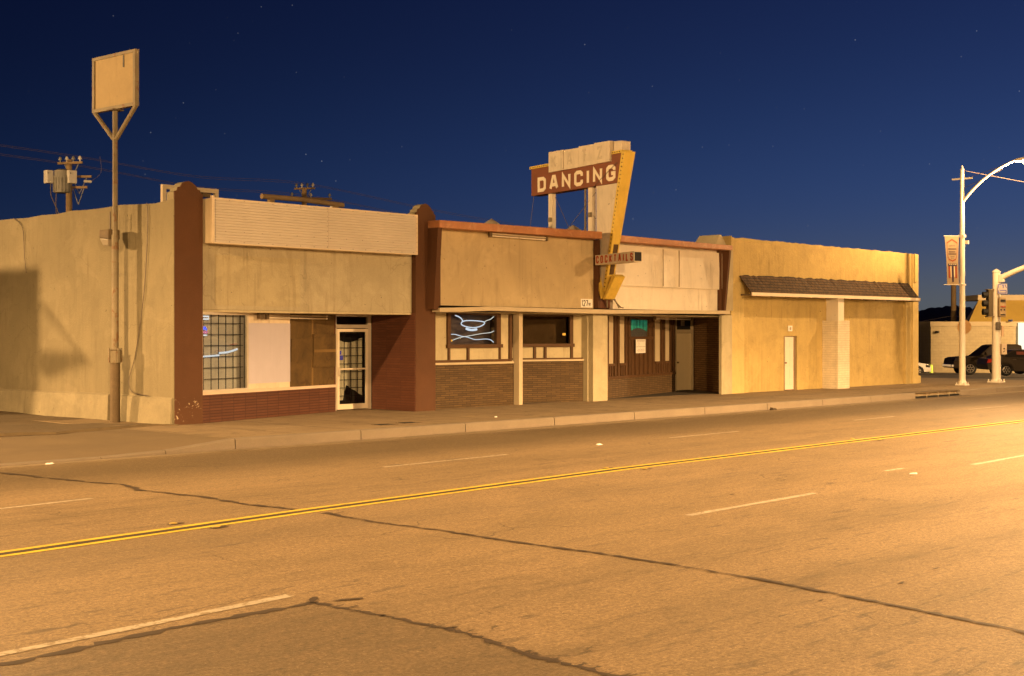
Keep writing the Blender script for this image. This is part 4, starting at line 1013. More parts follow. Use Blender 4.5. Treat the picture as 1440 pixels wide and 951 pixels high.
# ------------------------------------------------------------------ roof-top and background frames
RF = thing('roof_frame', (18.9, 29, 4.45), 'pale square tube sign frame standing behind the curved left pier', 'frame')
mb = MB(); mb.box(18.13, 19.75, 28.95, 29.05, 5.76, 5.87); mb.build('rail', CREAMTRIM, RF)
for x in (18.13, 19.65):
    mb = MB(); mb.box(x, x + .1, 28.95, 29.05, 4.45, 5.758); mb.build('post', CREAMTRIM, RF)
mb = MB(); mb.tube([(19.2, 29.0, 5.76), (18.8, 29.0, 4.5)], .015); mb.tube([(19.3, 29.0, 5.76), (20.2, 30.5, 4.5)], .02); mb.box(18.9, 19.6, 29.06, 29.2, 5.66, 5.76); mb.build('brace', RUSTDK, RF)
WB = thing('timber_beam', (26.3, 34, 4.45), 'long round timber rail on two short posts behind the ribbed sign', 'timber rail')
mb = MB(); mb.tube([(24.75, 34, 6.42), (26.3, 34, 6.43), (27.95, 34, 6.36)], .085, 10); mb.build('rail', POLEWOOD, WB, smooth=True)
for x in (25.1, 27.62):
    mb = MB(); mb.box(x - .09, x + .09, 33.93, 34.07, 4.45, 6.36); mb.build('post', POLEWOOD, WB)
mb = MB(); mb.tube([(27.42, 33.95, 6.3), (27.36, 33.95, 5.6)], .035); mb.build('white_pipe', PALEMETAL, WB)
RR = thing('roof_debris', (24.6, 27.5, 4.45), 'low dark lump of tarpaulin on the roof edge right of the second pier', 'tarpaulin')
mb = MB(); mb.hexa([(24.35, 27, 4.45), (25.4, 27, 4.45), (25.4, 28, 4.45), (24.35, 28, 4.45)], [(24.4, 27.2, 5.45), (25.2, 27.2, 5.22), (25.2, 27.8, 5.2), (24.4, 27.8, 5.40)]); mb.build('sheet', RUSTDK, RR, .05)

# utility poles behind the shops
def crossarm(parent, c, ax, L, n=4, th=.07, name='crossarm'):
    c = Vector(c); ax = Vector(ax).normalized(); mb = MB()
    p = ax.cross(Vector((0, 0, 1))).normalized()
    def q(t, s, h): return c + ax * t + p * s + Vector((0, 0, h))
    mb.hexa([q(-L / 2, -th, -th), q(L / 2, -th, -th), q(L / 2, th, -th), q(-L / 2, th, -th)], [q(-L / 2, -th, th), q(L / 2, -th, th), q(L / 2, th, th), q(-L / 2, th, th)])
    arm = mb.build(name, POLEWOOD, parent)
    for k in range(n):
        t = (-L / 2 + .12) + (L - .24) * k / max(1, n - 1)
        mb = MB(); mb.lathe(q(t, 0, th), (0, 0, 1), [(.03, 0), (.03, .08), (.085, .09), (.085, .15), (.05, .17), (.07, .2), (.0, .26)], 10); mb.build('insulator', PALEMETAL if k % 2 else GREYMETAL, arm)
    mb = MB(); mb.tube([q(-L * .28, -.1, -th), q(0, -.1, -.75)], .02, 6); mb.tube([q(L * .28, -.1, -th), q(0, -.1, -.75)], .02, 6); build_each(mb, 'arm_brace', GREYMETAL, arm)
    return arm
U1 = thing('utility_pole', (30.0, 55.5, -.2), 'utility pole carrying a grey transformer and two pale cans behind the bare side wall', 'utility pole')
mb = MB(); mb.tube([(30.03, 55.55, -.2), (30.03, 55.55, 9.95)], .17, 12, .13); mb.build('pole', POLEWOOD, U1, smooth=True)
crossarm(U1, (29.98, 55.36, 9.78), (.45, -.9, .0), 1.25, 4, .05)
crossarm(U1, (30.35, 55.3, 9.2), (.62, -.8, 0), 1.2, 0, .05); crossarm(U1, (30.3, 55.3, 8.72), (.62, -.8, 0), .9, 0, .05)
mb = MB(); mb.lathe((29.72, 55.60, 8.45), (0, 0, 1), [(.34, 0), (.36, .04), (.36, .72), (.33, .78), (.33, .98), (.2, 1.04)], 18)
for k in range(18):
    a = k * .349; mb.box(29.72 + .37 * math.cos(a) - .012, 29.72 + .37 * math.cos(a) + .012, 55.60 + .37 * math.sin(a) - .012, 55.60 + .37 * math.sin(a) + .012, 8.5, 9.12)
mb.build('transformer', GREYMETAL, U1, smooth=True)
for x, y, z, s in ((29.22, 55.85, 8.85, .16), (29.98, 55.30, 8.86, .20)):
    mb = MB(); mb.box(x - s, x + s, y - s, y + s, z, z + .58); tn = mb.build('pale_can', PALEMETAL, U1, .03)
    mb = MB(); mb.box(x - s * .7, x - s * .5, y - s - .02, y - s, z + .42, z + .46); mb.box(x + s - .02, x + s + .02, y - .05, y + .05, z + .1, z + .2); mb.build('terminal', BLACKINK, tn)
mb = MB(); mb.tube([(30.45, 55.0, 8.98), (30.75, 54.9, 8.98)], .06, 8); mb.build('fuse_cutout', PALEMETAL, U1)
mb = MB(); mb.tube(smooth([(29.30, 55.8, 8.85), (29.32, 55.8, 8.3), (29.6, 55.6, 7.4), (29.7, 55.5, 6.0)]), .02, 6); mb.tube(smooth([(29.5, 55.7, 8.5), (29.5, 55.7, 7.6), (29.65, 55.6, 6.5)]), .02, 6); mb.tube(smooth([(30.75, 54.9, 9.0), (31.05, 54.6, 9.4), (31.0, 54.6, 10.1)]), .008, 5)
build_each(mb, 'drop_cable', WIRE, U1)
U2 = thing('utility_pole', (46.5, 60, -.3), 'utility pole top with two crossarms showing above the middle of the ribbed sign', 'utility pole')
mb = MB(); mb.tube([(46.52, 59.95, -.3), (46.52, 59.95, 10.33)], .17, 12, .14); mb.build('pole', POLEWOOD, U2, smooth=True)
crossarm(U2, (46.5, 59.9, 10.28), (.5, -.86, 0), 1.2, 4, .05); crossarm(U2, (46.7, 59.6, 9.72), (.75, -.66, -.02), 2.3, 3, .06)
WL = 'thin power line strung between the two utility poles behind the roofs'
for k, (za, zb, zc, off) in enumerate(((10.15, 10.55, 10.3, 0), (10.08, 10.46, 10.15, .5), (9.75, 9.9, 9.6, .25), (9.68, 9.82, 9.45, .7))):
    pts = [(8 + off, 51.5, za + .35), (19 + off * .6, 53.5, za + .1), (30.0 + off * .5, 55.4, za), (38 + off * .5, 57.6, (za + zb) / 2 - .28), (46.5 + off * .6, 59.7, zb), (60, 62.5, zb - .55), (80, 66.5, zc - .6), (105, 71.5, zc)]
    mb = MB(); mb.tube(smooth(pts, 5), .008, 5); tag(mb.build('power_line', WIRE), WL, 'power line', 'power lines')

# ------------------------------------------------------------------ blank pole sign on the left
PS = thing('pole_sign', (16.05, 27.60, SW), 'blank square sign in a rusty frame on a tall rusty pole by the side wall', 'sign')
px_, py_ = 16.05, 27.60
mb = MB(); mb.tube([(px_, py_, .0), (px_, py_, 1.85)], .115, 14, .11); mb.build('lower_pole', RUSTDK, PS, smooth=True)
mb = MB(); mb.tube([(px_, py_, 1.85), (px_, py_, 4.45)], .078, 14); mb.build('middle_pole', RUST, PS, smooth=True)
mb = MB(); mb.tube([(px_, py_, 4.45), (px_, py_, 7.35)], .058, 14); mb.build('upper_pole', RUST, PS, smooth=True)
mb = MB(); mb.tube([(px_, py_, 1.55), (px_, py_, 1.82)], .135, 14)
for dx, dy in ((.15, 0), (-.15, 0), (0, .15), (0, -.15)): mb.box(px_ + dx - .02, px_ + dx + .02, py_ + dy - .02, py_ + dy + .02, 1.56, 1.88)
mb.build('collar', RUST, PS)
qa = Vector((-.06, 1.0, 0)).normalized()       # sign direction, away from the street
def PSt(s, z, o=0.0): v = Vector((px_, py_, z)) + qa * s + Vector((-1, -.06, 0)) * o; return v
h0, h1, hw = 7.36, 8.50, .79
mb = MB(); mb.hexa([PSt(s, z, .03) for s, z in ((-hw, h0), (hw, h0), (hw, h1), (-hw, h1))], [PSt(s, z, -.03) for s, z in ((-hw, h0), (hw, h0), (hw, h1), (-hw, h1))]); mb.build('board', mat('blank_board', (.36, .27, .14), .8, .12, 3, .25, 40, .3), PS)
mb = MB()
for a, b, z0, z1 in ((-hw - .05, hw + .05, h1 - .02, h1 + .05), (-hw - .05, hw + .05, h0 - .07, h0 + .01), (-hw - .05, -hw + .03, h0 + .012, h1 - .022), (hw - .03, hw + .05, h0 + .012, h1 - .022)):
    mb.hexa([PSt(s, z, .055) for s, z in ((a, z0), (b, z0), (b, z1), (a, z1))], [PSt(s, z, -.055) for s, z in ((a, z0), (b, z0), (b, z1), (a, z1))])
mb.build('frame', RUST, PS)
mb = MB(); mb.hexa([PSt(s, z, .042) for s, z in ((-.40, h1 - .30), (-.36, h1 - .30), (-.36, h1 - .03), (-.40, h1 - .03))], [PSt(s, z, .032) for s, z in ((-.40, h1 - .30), (-.36, h1 - .30), (-.36, h1 - .03), (-.40, h1 - .03))]); mb.build('slot', BLACKINK, PS)
mb = MB(); mb.box(px_ - .14, px_ + .14, py_ - .14, py_ + .14, 7.26, 7.29); mb.build('top_plate', RUSTDK, PS)
for sg in (-1, 1):
    mb = MB(); mb.tube([PSt(sg * .05, 6.62), PSt(sg * (hw + .02), 7.30)], .05, 8); mb.build('strut', RUST, PS)
# flood light fixed to the pole
FL = thing('flood_light', (16.1, 27.95, 4.2), 'dark box floodlight mounted beside the rusty pole near the wall top', 'floodlight')
mb = MB(); mb.hexa([(15.95, 27.73, 4.36), (16.25, 27.73, 4.36), (16.25, 28.13, 4.40), (15.95, 28.13, 4.40)], [(15.95, 27.73, 4.58), (16.25, 27.73, 4.58), (16.25, 28.13, 4.58), (15.95, 28.13, 4.58)]); mb.build('housing', RUSTDK, FL, .02)
mb = MB(); mb.hexa([(15.99, 27.80, 4.20), (16.2, 27.80, 4.20), (16.2, 28.03, 4.22), (15.99, 28.03, 4.22)], [(15.95, 27.74, 4.358), (16.25, 27.74, 4.358), (16.25, 28.12, 4.395), (15.95, 28.12, 4.395)]); mb.build('lens', mat('milky_lens', (.26, .22, .16), .4, .1), FL, .02)
mb = MB(); mb.tube([(16.1, 27.9, 4.58), (16.1, 27.9, 5.0)], .015, 6); mb.build('conduit', WIRE, FL)
# loose cables on the side wall
CB = thing('loose_cable', (16.4, 26.6, .8), 'long loose cable hanging from the top of the bare side wall', 'cable')
mb = MB(); mb.tube(smooth([(16.405, 26.85, 5.15), (16.40, 26.8, 4.7), (16.40, 26.95, 3.2), (16.40, 27.3, 1.8), (16.40, 27.6, 1.15), (16.38, 27.45, .9), (16.38, 27.1, .84), (16.38, 26.75, .82)]), .008, 6); build_each(mb, 'cable', WIRE, CB)
CB2 = thing('loose_cable', (16.4, 33, 3.9), 'short frayed cable hanging down the bare side wall near the transformer pole', 'cable')
mb = MB(); mb.tube(smooth([(16.41, 33.2, 5.18), (16.40, 32.7, 4.9), (16.40, 32.6, 4.2), (16.40, 32.5, 3.75)]), .008, 6); build_each(mb, 'cable', WIRE, CB2)

# ------------------------------------------------------------------ street lamps
LAMP = thing('street_lamp', (50.43, 23.54, SW), 'tall white street lamp with a curved arm and banner at the corner', 'street lamp', 'street lamps')
lx, ly = 50.43, 23.54
mb = MB(); mb.tube([(lx, ly, SW + .02), (lx, ly, 4.0), (lx, ly, 8.62)], .125, 16, .075); mb.build('pole', GALV, LAMP, smooth=True)
mb = MB(); mb.box(lx - .2, lx + .2, ly - .2, ly + .2, SW, SW + .04); mb.lathe((lx, ly, SW + .04), (0, 0, 1), [(.17, 0), (.16, .1), (.13, .14)], 16)
for dx, dy in ((.16, .16), (-.16, .16), (.16, -.16), (-.16, -.16)): mb.lathe((lx + dx, ly + dy, SW + .04), (0, 0, 1), [(.025, 0), (.025, .05), (.01, .07)], 8)
mb.build('base_plate', GALV, LAMP)
mb = MB(); mb.lathe((lx, ly, 8.62), (0, 0, 1), [(.08, 0), (.05, .05), (.02, .12), (.03, .15), (.0, .18)], 10); mb.build('finial', GALV, LAMP)
mb = MB(); mb.box(lx - .02, lx + .02, ly - .42, ly + .42, 8.24, 8.30); mb.build('top_bar', GALV, LAMP)
mb = MB(); mb.tube(smooth([(lx, ly - .06, 7.40), (lx, ly - .45, 7.83), (lx, ly - .95, 8.24), (lx, ly - 1.5, 8.56), (lx, ly - 2.0, 8.77), (lx, ly - 2.3, 8.86)]), .055, 12, .04); mb.build('arm', GALV, LAMP, smooth=True)
mb = MB(); mb.tube([(lx, ly - .1, 8.25), (lx, ly - 2.0, 8.74)], .008, 5); mb.tube([(lx, ly - .08, 7.9), (lx, ly - 1.6, 8.50)], .008, 5); build_each(mb, 'tie_rod', WIRE, LAMP)
mb = MB(); hy = ly - 2.15
mb.hexa([(lx - .10, hy, 8.74), (lx + .10, hy, 8.74), (lx + .17, hy - .7, 8.78), (lx - .17, hy - .7, 8.78)], [(lx - .06, hy, 8.87), (lx + .06, hy, 8.87), (lx + .1, hy - .7, 8.93), (lx - .1, hy - .7, 8.93)]); head = mb.build('lamp_head', GALV, LAMP, .03)
mb = MB(); mb.lathe((lx, hy - .38, 8.775), (0, 0, -1), [(.15, 0), (.14, .07), (.09, .13), (.0, .16)], 16); mb.build('lens', emit('sodium_lens', (1, .62, .25), 2.0), head, smooth=True)
HEAD = Vector((lx, hy - .42, 8.50))

# banner on the lamp
BN = thing('street_banner', (lx, ly, 4.1), 'beige street banner with a shield and striped tassel hanging from the lamp pole', 'banner')
bd = Vector((-.72, .69, 0)).normalized()         # out from the pole, away from the street
def BP(s, z, o=0.0): return Vector((lx, ly, z)) + bd * s + Vector((-.69, -.72, 0)) * o
mb = MB(); pv = None
for i in range(13):
    f = i / 12; z = 6.02 - 1.88 * f; sway = .05 * math.sin(f * 3.1)
    wl = .70 - .10 * f + .0; wr = .13 + .045 * math.sin(f * 3.14)
    cur = [mb.bm.verts.new(BP(wl, z - .0, sway)), mb.bm.verts.new(BP(wr, z, sway))]
    if pv: mb.bm.faces.new((pv[0], cur[0], cur[1], pv[1]))
    pv = cur
ban = mb.build('cloth', mat('banner_cloth', (.36, .27, .17), .8, .06, 3), BN)
so = ban.modifiers.new('Solid', 'SOLIDIFY'); so.thickness = .006
def BF(U, V, o):       # U 0..1 from outer edge to pole, V 0..1 from bottom to top
    f = 1 - V; wl = .70 - .10 * f; wr = .13 + .045 * math.sin(f * 3.14)
    return BP(wl + (wr - wl) * U, 6.02 - 1.88 * f, .05 * math.sin(f * 3.1) + .010 + o)
mb = MB(); mb.ribbon([(.12, .86), (.5, .935), (.88, .86), (.88, .6), (.78, .52), (.5, .485), (.22, .52), (.12, .6)], .03, BF, .003, True)
mb.build('shield_outline', mat('banner_rust', (.30, .075, .03), .8, .1), ban)
mb = MB()
for z, a, b, h in ((.80, .28, .74, .014), (.735, .2, .82, .03), (.675, .24, .74, .026), (.63, .2, .82, .03), (.575, .36, .68, .012), (.545, .4, .64, .008)):
    u = a
    while u < b: mb.ribbon([(u, z), (min(b, u + .05), z)], h, BF, .003); u += .075
mb.build('shield_lettering', mat('banner_ink', (.10, .055, .06), .8, .1), ban)
mb = MB(); mb.ribbon([(.13, .405), (.87, .405)], .055, BF, .003); mb.ribbon([(.5, .38), (.5, .10), (.5, .05)], .16, BF, .0035)
build_each(mb, 'dark_stripe', mat('banner_navy', (.045, .03, .06), .8, .1), ban)
mb = MB(); mb.ribbon([(.22, .378), (.22, .13)], .17, BF, .003); mb.ribbon([(.78, .378), (.78, .13)], .17, BF, .003); build_each(mb, 'red_stripe', mat('banner_red', (.28, .06, .025), .8, .1), ban)
mb = MB(); mb.ribbon([(.355, .378), (.355, .15)], .09, BF, .003); mb.ribbon([(.645, .378), (.645, .15)], .09, BF, .003)
for u in (.24, .4, .58, .74): mb.ribbon([(u, .415), (u + .07, .415)], .022, BF, .006)
build_each(mb, 'cream_stripe', mat('banner_cream', (.72, .6, .42), .8, .1), ban)
mb = MB()
for z in (6.035, 4.13): mb.tube([BP(.06, z), BP(.74, z)], .014, 8)
mb.box(lx - .11, lx + .11, ly - .11, ly + .11, 5.98, 6.08); mb.box(lx - .11, lx + .11, ly - .11, ly + .11, 4.1, 4.16); mb.box(lx + .09, lx + .17, ly - .2, ly - .05, 5.72, 5.86)
build_each(mb, 'bracket', GALV, BN)
WS = 'thin service wire running from the street lamp top over the side street'
mb = MB(); mb.tube(smooth([(lx, ly, 8.6), (lx + 4, ly - 4, 7.6), (lx + 10, ly - 9, 6.6)]), .01, 5); tag(mb.build('service_wire', WIRE), WS, 'wire')

# round disc sign seen from behind, beyond the lamp
RD = thing('round_sign', (63.0, 30.6, -.1), 'plain round orange disc sign seen from behind beyond the lamp pole', 'sign')
dpos = Vector((math.cos(0), 0, 0))
u_ = (1356 - 720) / 1900; a0 = math.atan(1800 / 1900); dv = Vector((math.cos(a0) + math.sin(a0) * u_, math.sin(a0) - math.cos(a0) * u_, 0)); cc = dv * 66
RD.location = (cc.x, cc.y, 0)
mb = MB(); mb.lathe((cc.x, cc.y, 2.55), (-.72, -.69, 0), [(.345, 0), (.345, .012)], 28); mb.build('disc', mat('orange_disc', (.52, .30, .12), .6, .05), RD)
mb = MB(); mb.tube([(cc.x + .1, cc.y + .03, 0), (cc.x + .1, cc.y + .03, 2.7)], .035, 8); mb.build('post', GALV, RD)

# traffic signal pole
TS = thing('traffic_signal', (54.36, 23.9, SW), 'thick white traffic signal pole with mast arm, street name plate and signal heads', 'traffic signal')
tx, ty = 54.36, 23.9
mb = MB(); mb.tube([(tx, ty, SW + .03), (tx, ty, 2.5), (tx, ty, 4.75)], .185, 18, .15); mb.build('pole', GALV, TS, smooth=True)
mb = MB(); mb.box(tx - .27, tx + .27, ty - .27, ty + .27, SW, SW + .05); mb.lathe((tx, ty, SW + .05), (0, 0, 1), [(.23, 0), (.2, .08)], 16)
for dx, dy in ((.23, .23), (-.23, .23), (.23, -.23), (-.23, -.23)): mb.lathe((tx + dx, ty + dy, SW + .05), (0, 0, 1), [(.03, 0), (.03, .07), (.01, .09)], 8)
mb.build('base_plate', GALV, TS)
mb = MB(); mb.lathe((tx, ty, 4.75), (0, 0, 1), [(.17, 0), (.17, .04), (.1, .1), (.0, .15)], 16); mb.build('cap', GALV, TS)
mb = MB(); mb.tube(smooth([(tx, ty - .15, 4.50), (tx + .05, ty - 1.0, 4.86), (tx + .1, ty - 3, 5.5), (tx + .15, ty - 6, 6.0)]), .12, 14, .08); mb.build('mast_arm', GALV, TS, smooth=True)
mb = MB(); mb.box(tx - .12, tx + .12, ty - .32, ty - .12, 4.34, 4.66); mb.build('arm_socket', GALV, TS, .02)
fw = Vector((.726, .6877, 0)); rt = Vector((.6877, -.726, 0))
def TP(r, f, z): v = Vector((tx, ty, z)) + rt * r + fw * f; return v
def tbox(r0, r1, f0, f1, z0, z1, name, m, parent, bevel=.012):
    mb = MB(); q = [(r0, f0), (r1, f0), (r1, f1), (r0, f1)]; mb.hexa([TP(r, f, z0) for r, f in q], [TP(r, f, z1) for r, f in q]); return mb.build(name, m, parent, bevel)
np2 = tbox(-.06, .34, -.32, -.29, 3.85, 4.27, 'name_plate', mat('plate_white', (.5, .46, .46), .5, .04), TS)
mb = MB(); bl = lambda U, V, o: TP(U, -.322 - o, V)
mb.ribbon([(-.03, 4.10), (-.03, 4.24), (.10, 4.24)], .022, bl, .002); mb.ribbon([(.12, 4.22), (.17, 4.22), (.17, 4.09)], .035, bl, .002); mb.ribbon([(.24, 4.24), (.27, 4.18), (.30, 4.1)], .03, bl, .002)
mb.ribbon([(-.03, 4.0), (-.03, 3.89), (.29, 3.89), (.29, 4.0), (.03, 4.0)], .028, bl, .002)
mb.build('blue_lettering', BLUEINK, np2)
sh = tbox(-.36, -.17, -.15, .2, 2.95, 4.02, 'signal_head', mat('signal_olive', (.11, .085, .05), .6, .2), TS, .02)
tbox(-.40, -.12, -.16, .22, 4.021, 4.06, 'bracket', RUST, TS); tbox(-.40, -.12, -.16, .22, 2.90, 2.948, 'bracket', RUST, TS)
for k in range(3):
    z = 3.12 + .35 * k
    mb = MB(); mb.lathe(TP(-.37, -.02, z), -rt, [(.13, 0), (.14, .0), (.13, .2), (.115, .2), (.115, .01)], 14); mb.build('visor', BLACKM, sh)
ph = tbox(-.02, .26, -.42, -.18, 2.90, 3.70, 'pedestrian_signal', mat('pedestrian_tan', (.38, .28, .17), .6, .15), TS, .03)
for z, m, h in ((3.52, BLACKM, .10), (3.30, REDPAINT, .05), (2.98, BLACKM, .04)):
    tbox(.02, .22, -.46, -.421, z, z + h, 'visor', m, ph, .01)
mb = MB()
for r in (.05, .18): mb.lathe(TP(r, -.421, 3.2), -fw, [(.035, 0), (.035, .012)], 10)
mb.build('lens', BLACKINK, ph)
tbox(-.10, .12, -.24, -.16, 2.36, 2.70, 'graffiti_sticker', mat('black_sticker', (.12, .10, .08), .7, .6, 12), TS, .05)
tbox(.16, .24, -.2, -.1, 2.1, 2.55, 'side_plate', mat('peach_plate', (.60, .42, .28), .6, .1), TS, .006)
bx = tbox(.10, .32, -.34, -.16, 1.36, 1.80, 'button_box', mat('button_box_paint', (.55, .44, .33), .6, .1), TS, .015)
mb = MB(); mb.lathe(TP(.20, -.341, 1.60), -fw, [(.035, 0), (.03, .02)], 10); mb.ribbon([(.16, 1.46), (.24, 1.52)], .03, lambda U, V, o: TP(U, -.342 - o, V), .003); mb.build('button', BLACKINK, bx)

# storm drain mouth in the kerb
SD = thing('storm_drain', (44.45, 21.7, 0), 'dark storm drain opening with an iron bar in the kerb by the yellow building', 'storm drain')
mb = MB(); mb.box(42.76, 46.14, 21.66, 22.3, -.3, .06); mb.build('pit', BLACKM, SD)
mb = MB(); mb.box(42.76, 46.14, KY + .06, KY + .17, .175, SW + .003); mb.build('lintel', RUSTDK, SD)
mb = MB(); mb.tube([(42.78, KY + .03, .09), (46.13, KY + .03, .09)], .018, 8)
for X in (43.6, 44.45, 45.3): mb.tube([(X, KY + .03, .0), (X, KY + .03, .17)], .015, 8)
mb.build('iron_bar', RUST, SD)
mb = MB(); mb.box(42.4, 46.6, KY - .4, KY - .006, .001, .012); mb.build('gutter_plate', RUSTDK, SD)
# darkened sloping drain lid on the sidewalk
mb = MB(); mb.box(42.8, 46.1, KY + .18, KY + .55, SW + .001, SW + .006); mb.build('lid', RUSTDK, SD)

# sidewalk covers and litter
for k, (x, y, lab) in enumerate(((19.72, 22.55, 'left of two small dark utility lids in the sidewalk before the brick wing'), (20.5, 22.62, 'right of two small dark utility lids in the sidewalk before the brick wing'))):
    L = thing('sidewalk_hatch', (x, y, SW), lab, 'sidewalk hatch', 'sidewalk hatches')
    mb = MB(); mb.box(x - .2, x + .2, y - .14, y + .14, SW + .001, SW + .008); mb.build('lid', BLACKM, L)
    mb = MB(); mb.box(x - .24, x + .24, y - .18, y - .142, SW + .001, SW + .010); mb.box(x - .24, x + .24, y + .142, y + .18, SW + .001, SW + .010); mb.build('rim', RUSTDK, L)
def scrap(name, x, y, z, s, m, label, cat, n=7, group=None, flat=.5):
    mb = MB(); vs = []
    for i in range(n):
        a = 6.283 * i / n; r = s * random.uniform(.5, 1); vs.append((x + r * math.cos(a), y + r * math.sin(a) * .6))
    vb = [(a, b, z + .004) for a, b in vs]; vt = [(x + (a - x) * .7, y + (b - y) * .7, z + s * flat * random.uniform(.4, 1)) for a, b in vs]
    mb.hexa(vb, vt); return tag(mb.build(name, m), label, cat, group)
scrap('litter', 20.64, 17.17, .004, .11, PAPER, 'crumpled white scrap on the dark far lane below the COCKTAILS sign', 'litter', flat=.25)
scrap('litter', 19.74, 10.01, .004, .13, PAPER, 'crumpled white scrap on the road at right near the short paint fleck', 'litter', flat=.22)
scrap('litter', 11.19, 21.35, .004, .09, PAPER, 'pair of tiny white scraps in the gutter at far left', 'litter', flat=.4)
scrap('litter', 23.3, 22.6, SW, .06, PAPER, 'tiny white scrap on the sidewalk edge below the left bar window', 'litter', flat=.5)
scrap('leaf_clump', 33.5, 21.35, .004, .22, mat('dead_leaves', (.05, .035, .02), .95, .5, 20), 'dark clump of dead leaves in the gutter below the bar door', 'leaves', 11, flat=.4)
for x, y in ((8.67, 13.62), (8.85, 13.02), (17.15, 14.12), (17.45, 13.56), (25.5, 14.32), (25.6, 13.75), (32.3, 14.42), (32.6, 13.85)):
    L = thing('road_marker', (x, y, .004), 'low yellow ceramic road stud beside the double yellow line', 'road stud', 'road studs along the double yellow line')
    mb = MB(); mb.lathe((x, y, .004), (0, 0, 1), [(.05, 0), (.045, .008), (.03, .013), (.0, .014)], 12); mb.build('stud', mat('stud_ceramic', (.42, .30, .07), .6, .3, 20), L)
    mb = MB(); tar(mb, [(x - .12, y - .05), (x + .12, y - .04)], .05, .0085, .015, .06); mb.build('glue_stain', TAR, L)

# ------------------------------------------------------------------ vehicles at the right
def frame_of(px, dist, z):
    u = (px - 720) / 1900; dv = Vector((math.cos(a0) + math.sin(a0) * u, math.sin(a0) - math.cos(a0) * u, 0)) * dist
    return Vector((dv.x, dv.y, z))
def wheel(parent, c, ax, r, w, rimm, sp=6):
    mb = MB(); mb.lathe(c - ax * w / 2, ax, [(r * .62, 0), (r * .93, .0), (r, .03), (r, w - .03), (r * .93, w), (r * .62, w)], 28); wh = mb.build('wheel', RUBBER, parent, smooth=True)
    mb = MB(); o = c + ax * (w / 2 - .03)
    mb.lathe(o, ax, [(r * .63, 0), (r * .63, .03), (r * .56, .034), (r * .54, .008), (.001, .006)], 24)
    up = Vector((0, 0, 1)); sd = ax.cross(up)
    for k in range(sp):
        a = 6.283 * k / sp; d = up * math.cos(a) + sd * math.sin(a); q = ax.cross(d)
        mb.hexa([o + d * .05 - q * .035 + ax * .01, o + d * .05 + q * .035 + ax * .01, o + d * r * .58 + q * .02 + ax * .012, o + d * r * .58 - q * .02 + ax * .012], [o + d * .05 - q * .03 + ax * .035, o + d * .05 + q * .03 + ax * .035, o + d * r * .58 + q * .018 + ax * .03, o + d * r * .58 - q * .018 + ax * .03])
    mb.build('rim', rimm, wh)
def arch(cx, r, z0, a0_=180, a1=0, n=9):
    return [(cx + r * math.cos(R(a0_ + (a1 - a0_) * i / n)), z0 + r * math.sin(R(a0_ + (a1 - a0_) * i / n))) for i in range(n + 1)]
CARPAINT_BLACK = mat('black_car_paint', (.032, .023, .016), .55, .1, 3, spec=.06); CARPAINT_GREY = mat('bronze_car_paint', (.065, .048, .034), .45, .1, 3, metal=.1, spec=.3)
CARGLASS = mat('car_glass', (.035, .03, .026), .4, .1, 3, spec=.12); RIMM = mat('alloy_rim', (.55, .50, .45), .3, .1, 5, metal=.7)
CHROME = mat('chrome', (.65, .65, .68), .12, .05, metal=1)
def car(name, origin, ax, label, paint, lower, cabin, belt, roofz, W, wheels, wr, glassq, bumper_extra=None):
    """ax: unit vector towards the rear->front; profile x runs along ax"""
    T = thing(name, origin, label, 'pickup truck' if 'pickup' in name else 'car'); sd = Vector((ax.y, -ax.x, 0))
    if sd.dot(Vector((-.72, -.69, 0))) < 0: sd = -sd       # side facing the street corner
    def L(x, y, z): return origin + ax * x + sd * y + Vector((0, 0, z))
    mb = MB(); mb.hexa([L(x, W / 2, z) for x, z in lower], [L(x, -W / 2, z) for x, z in lower]); bmesh.ops.triangulate(mb.bm, faces=[f for f in mb.bm.faces if len(f.verts) > 4])
    body = mb.build('body', paint, T, .05)
    mb = MB(); tw = lambda z: W / 2 - .03 - .16 * (z - belt) / (roofz - belt)
    mb.hexa([L(x, tw(z), z) for x, z in cabin], [L(x, -tw(z), z) for x, z in cabin]); mb.build('cabin', paint, T, .04)
    for pts in glassq:
        mb = MB(); mb.hexa([L(x, tw(z) + .008, z) for x, z in pts], [L(x, tw(z) - .02, z) for x, z in pts]); mb.build('side_window', CARGLASS, T)
    for x in wheels:
        for s in (1, -1): wheel(T, L(x, s * (W / 2 - .12), wr), sd * s, wr, .24, RIMM)
    return T, L
PT_O = frame_of(1399, 83.5, -.30); axp = Vector((-.6877, .726, 0))     # truck faces left
lowT = [(2.85, .42), (2.86, .72), (2.80, .98), (2.55, 1.08), (1.35, 1.16), (-2.9, 1.20), (-2.95, .55)] + [(-2.3, .5)] + arch(-1.85, .47, .45, 180, 0)[::1] + [(-1.2, .42), (1.3, .42)] + arch(1.85, .47, .45, 180, 0) + [(2.4, .42)]
TR, TL = car('pickup_truck', PT_O, axp, 'black pickup truck parked along the tan block wall', CARPAINT_BLACK, lowT,
    [(1.35, 1.14), (.55, 1.80), (.3, 1.86), (-1.1, 1.88), (-1.35, 1.80), (-1.42, 1.14)], 1.14, 1.88, 1.95, (1.85, -1.85), .40,
    [[(1.08, 1.22), (.50, 1.72), (.10, 1.76), (.10, 1.22)], [(.0, 1.22), (.0, 1.76), (-1.02, 1.78), (-1.2, 1.7), (-1.25, 1.22)]])
mb = MB(); mb.hexa([TL(x, .985, z) for x, z in ((2.60, .86), (2.82, .86), (2.78, 1.02), (2.58, 1.04))], [TL(x, .93, z) for x, z in ((2.60, .86), (2.88, .86), (2.82, 1.02), (2.58, 1.04))]); mb.build('headlight', CHROME, TR)
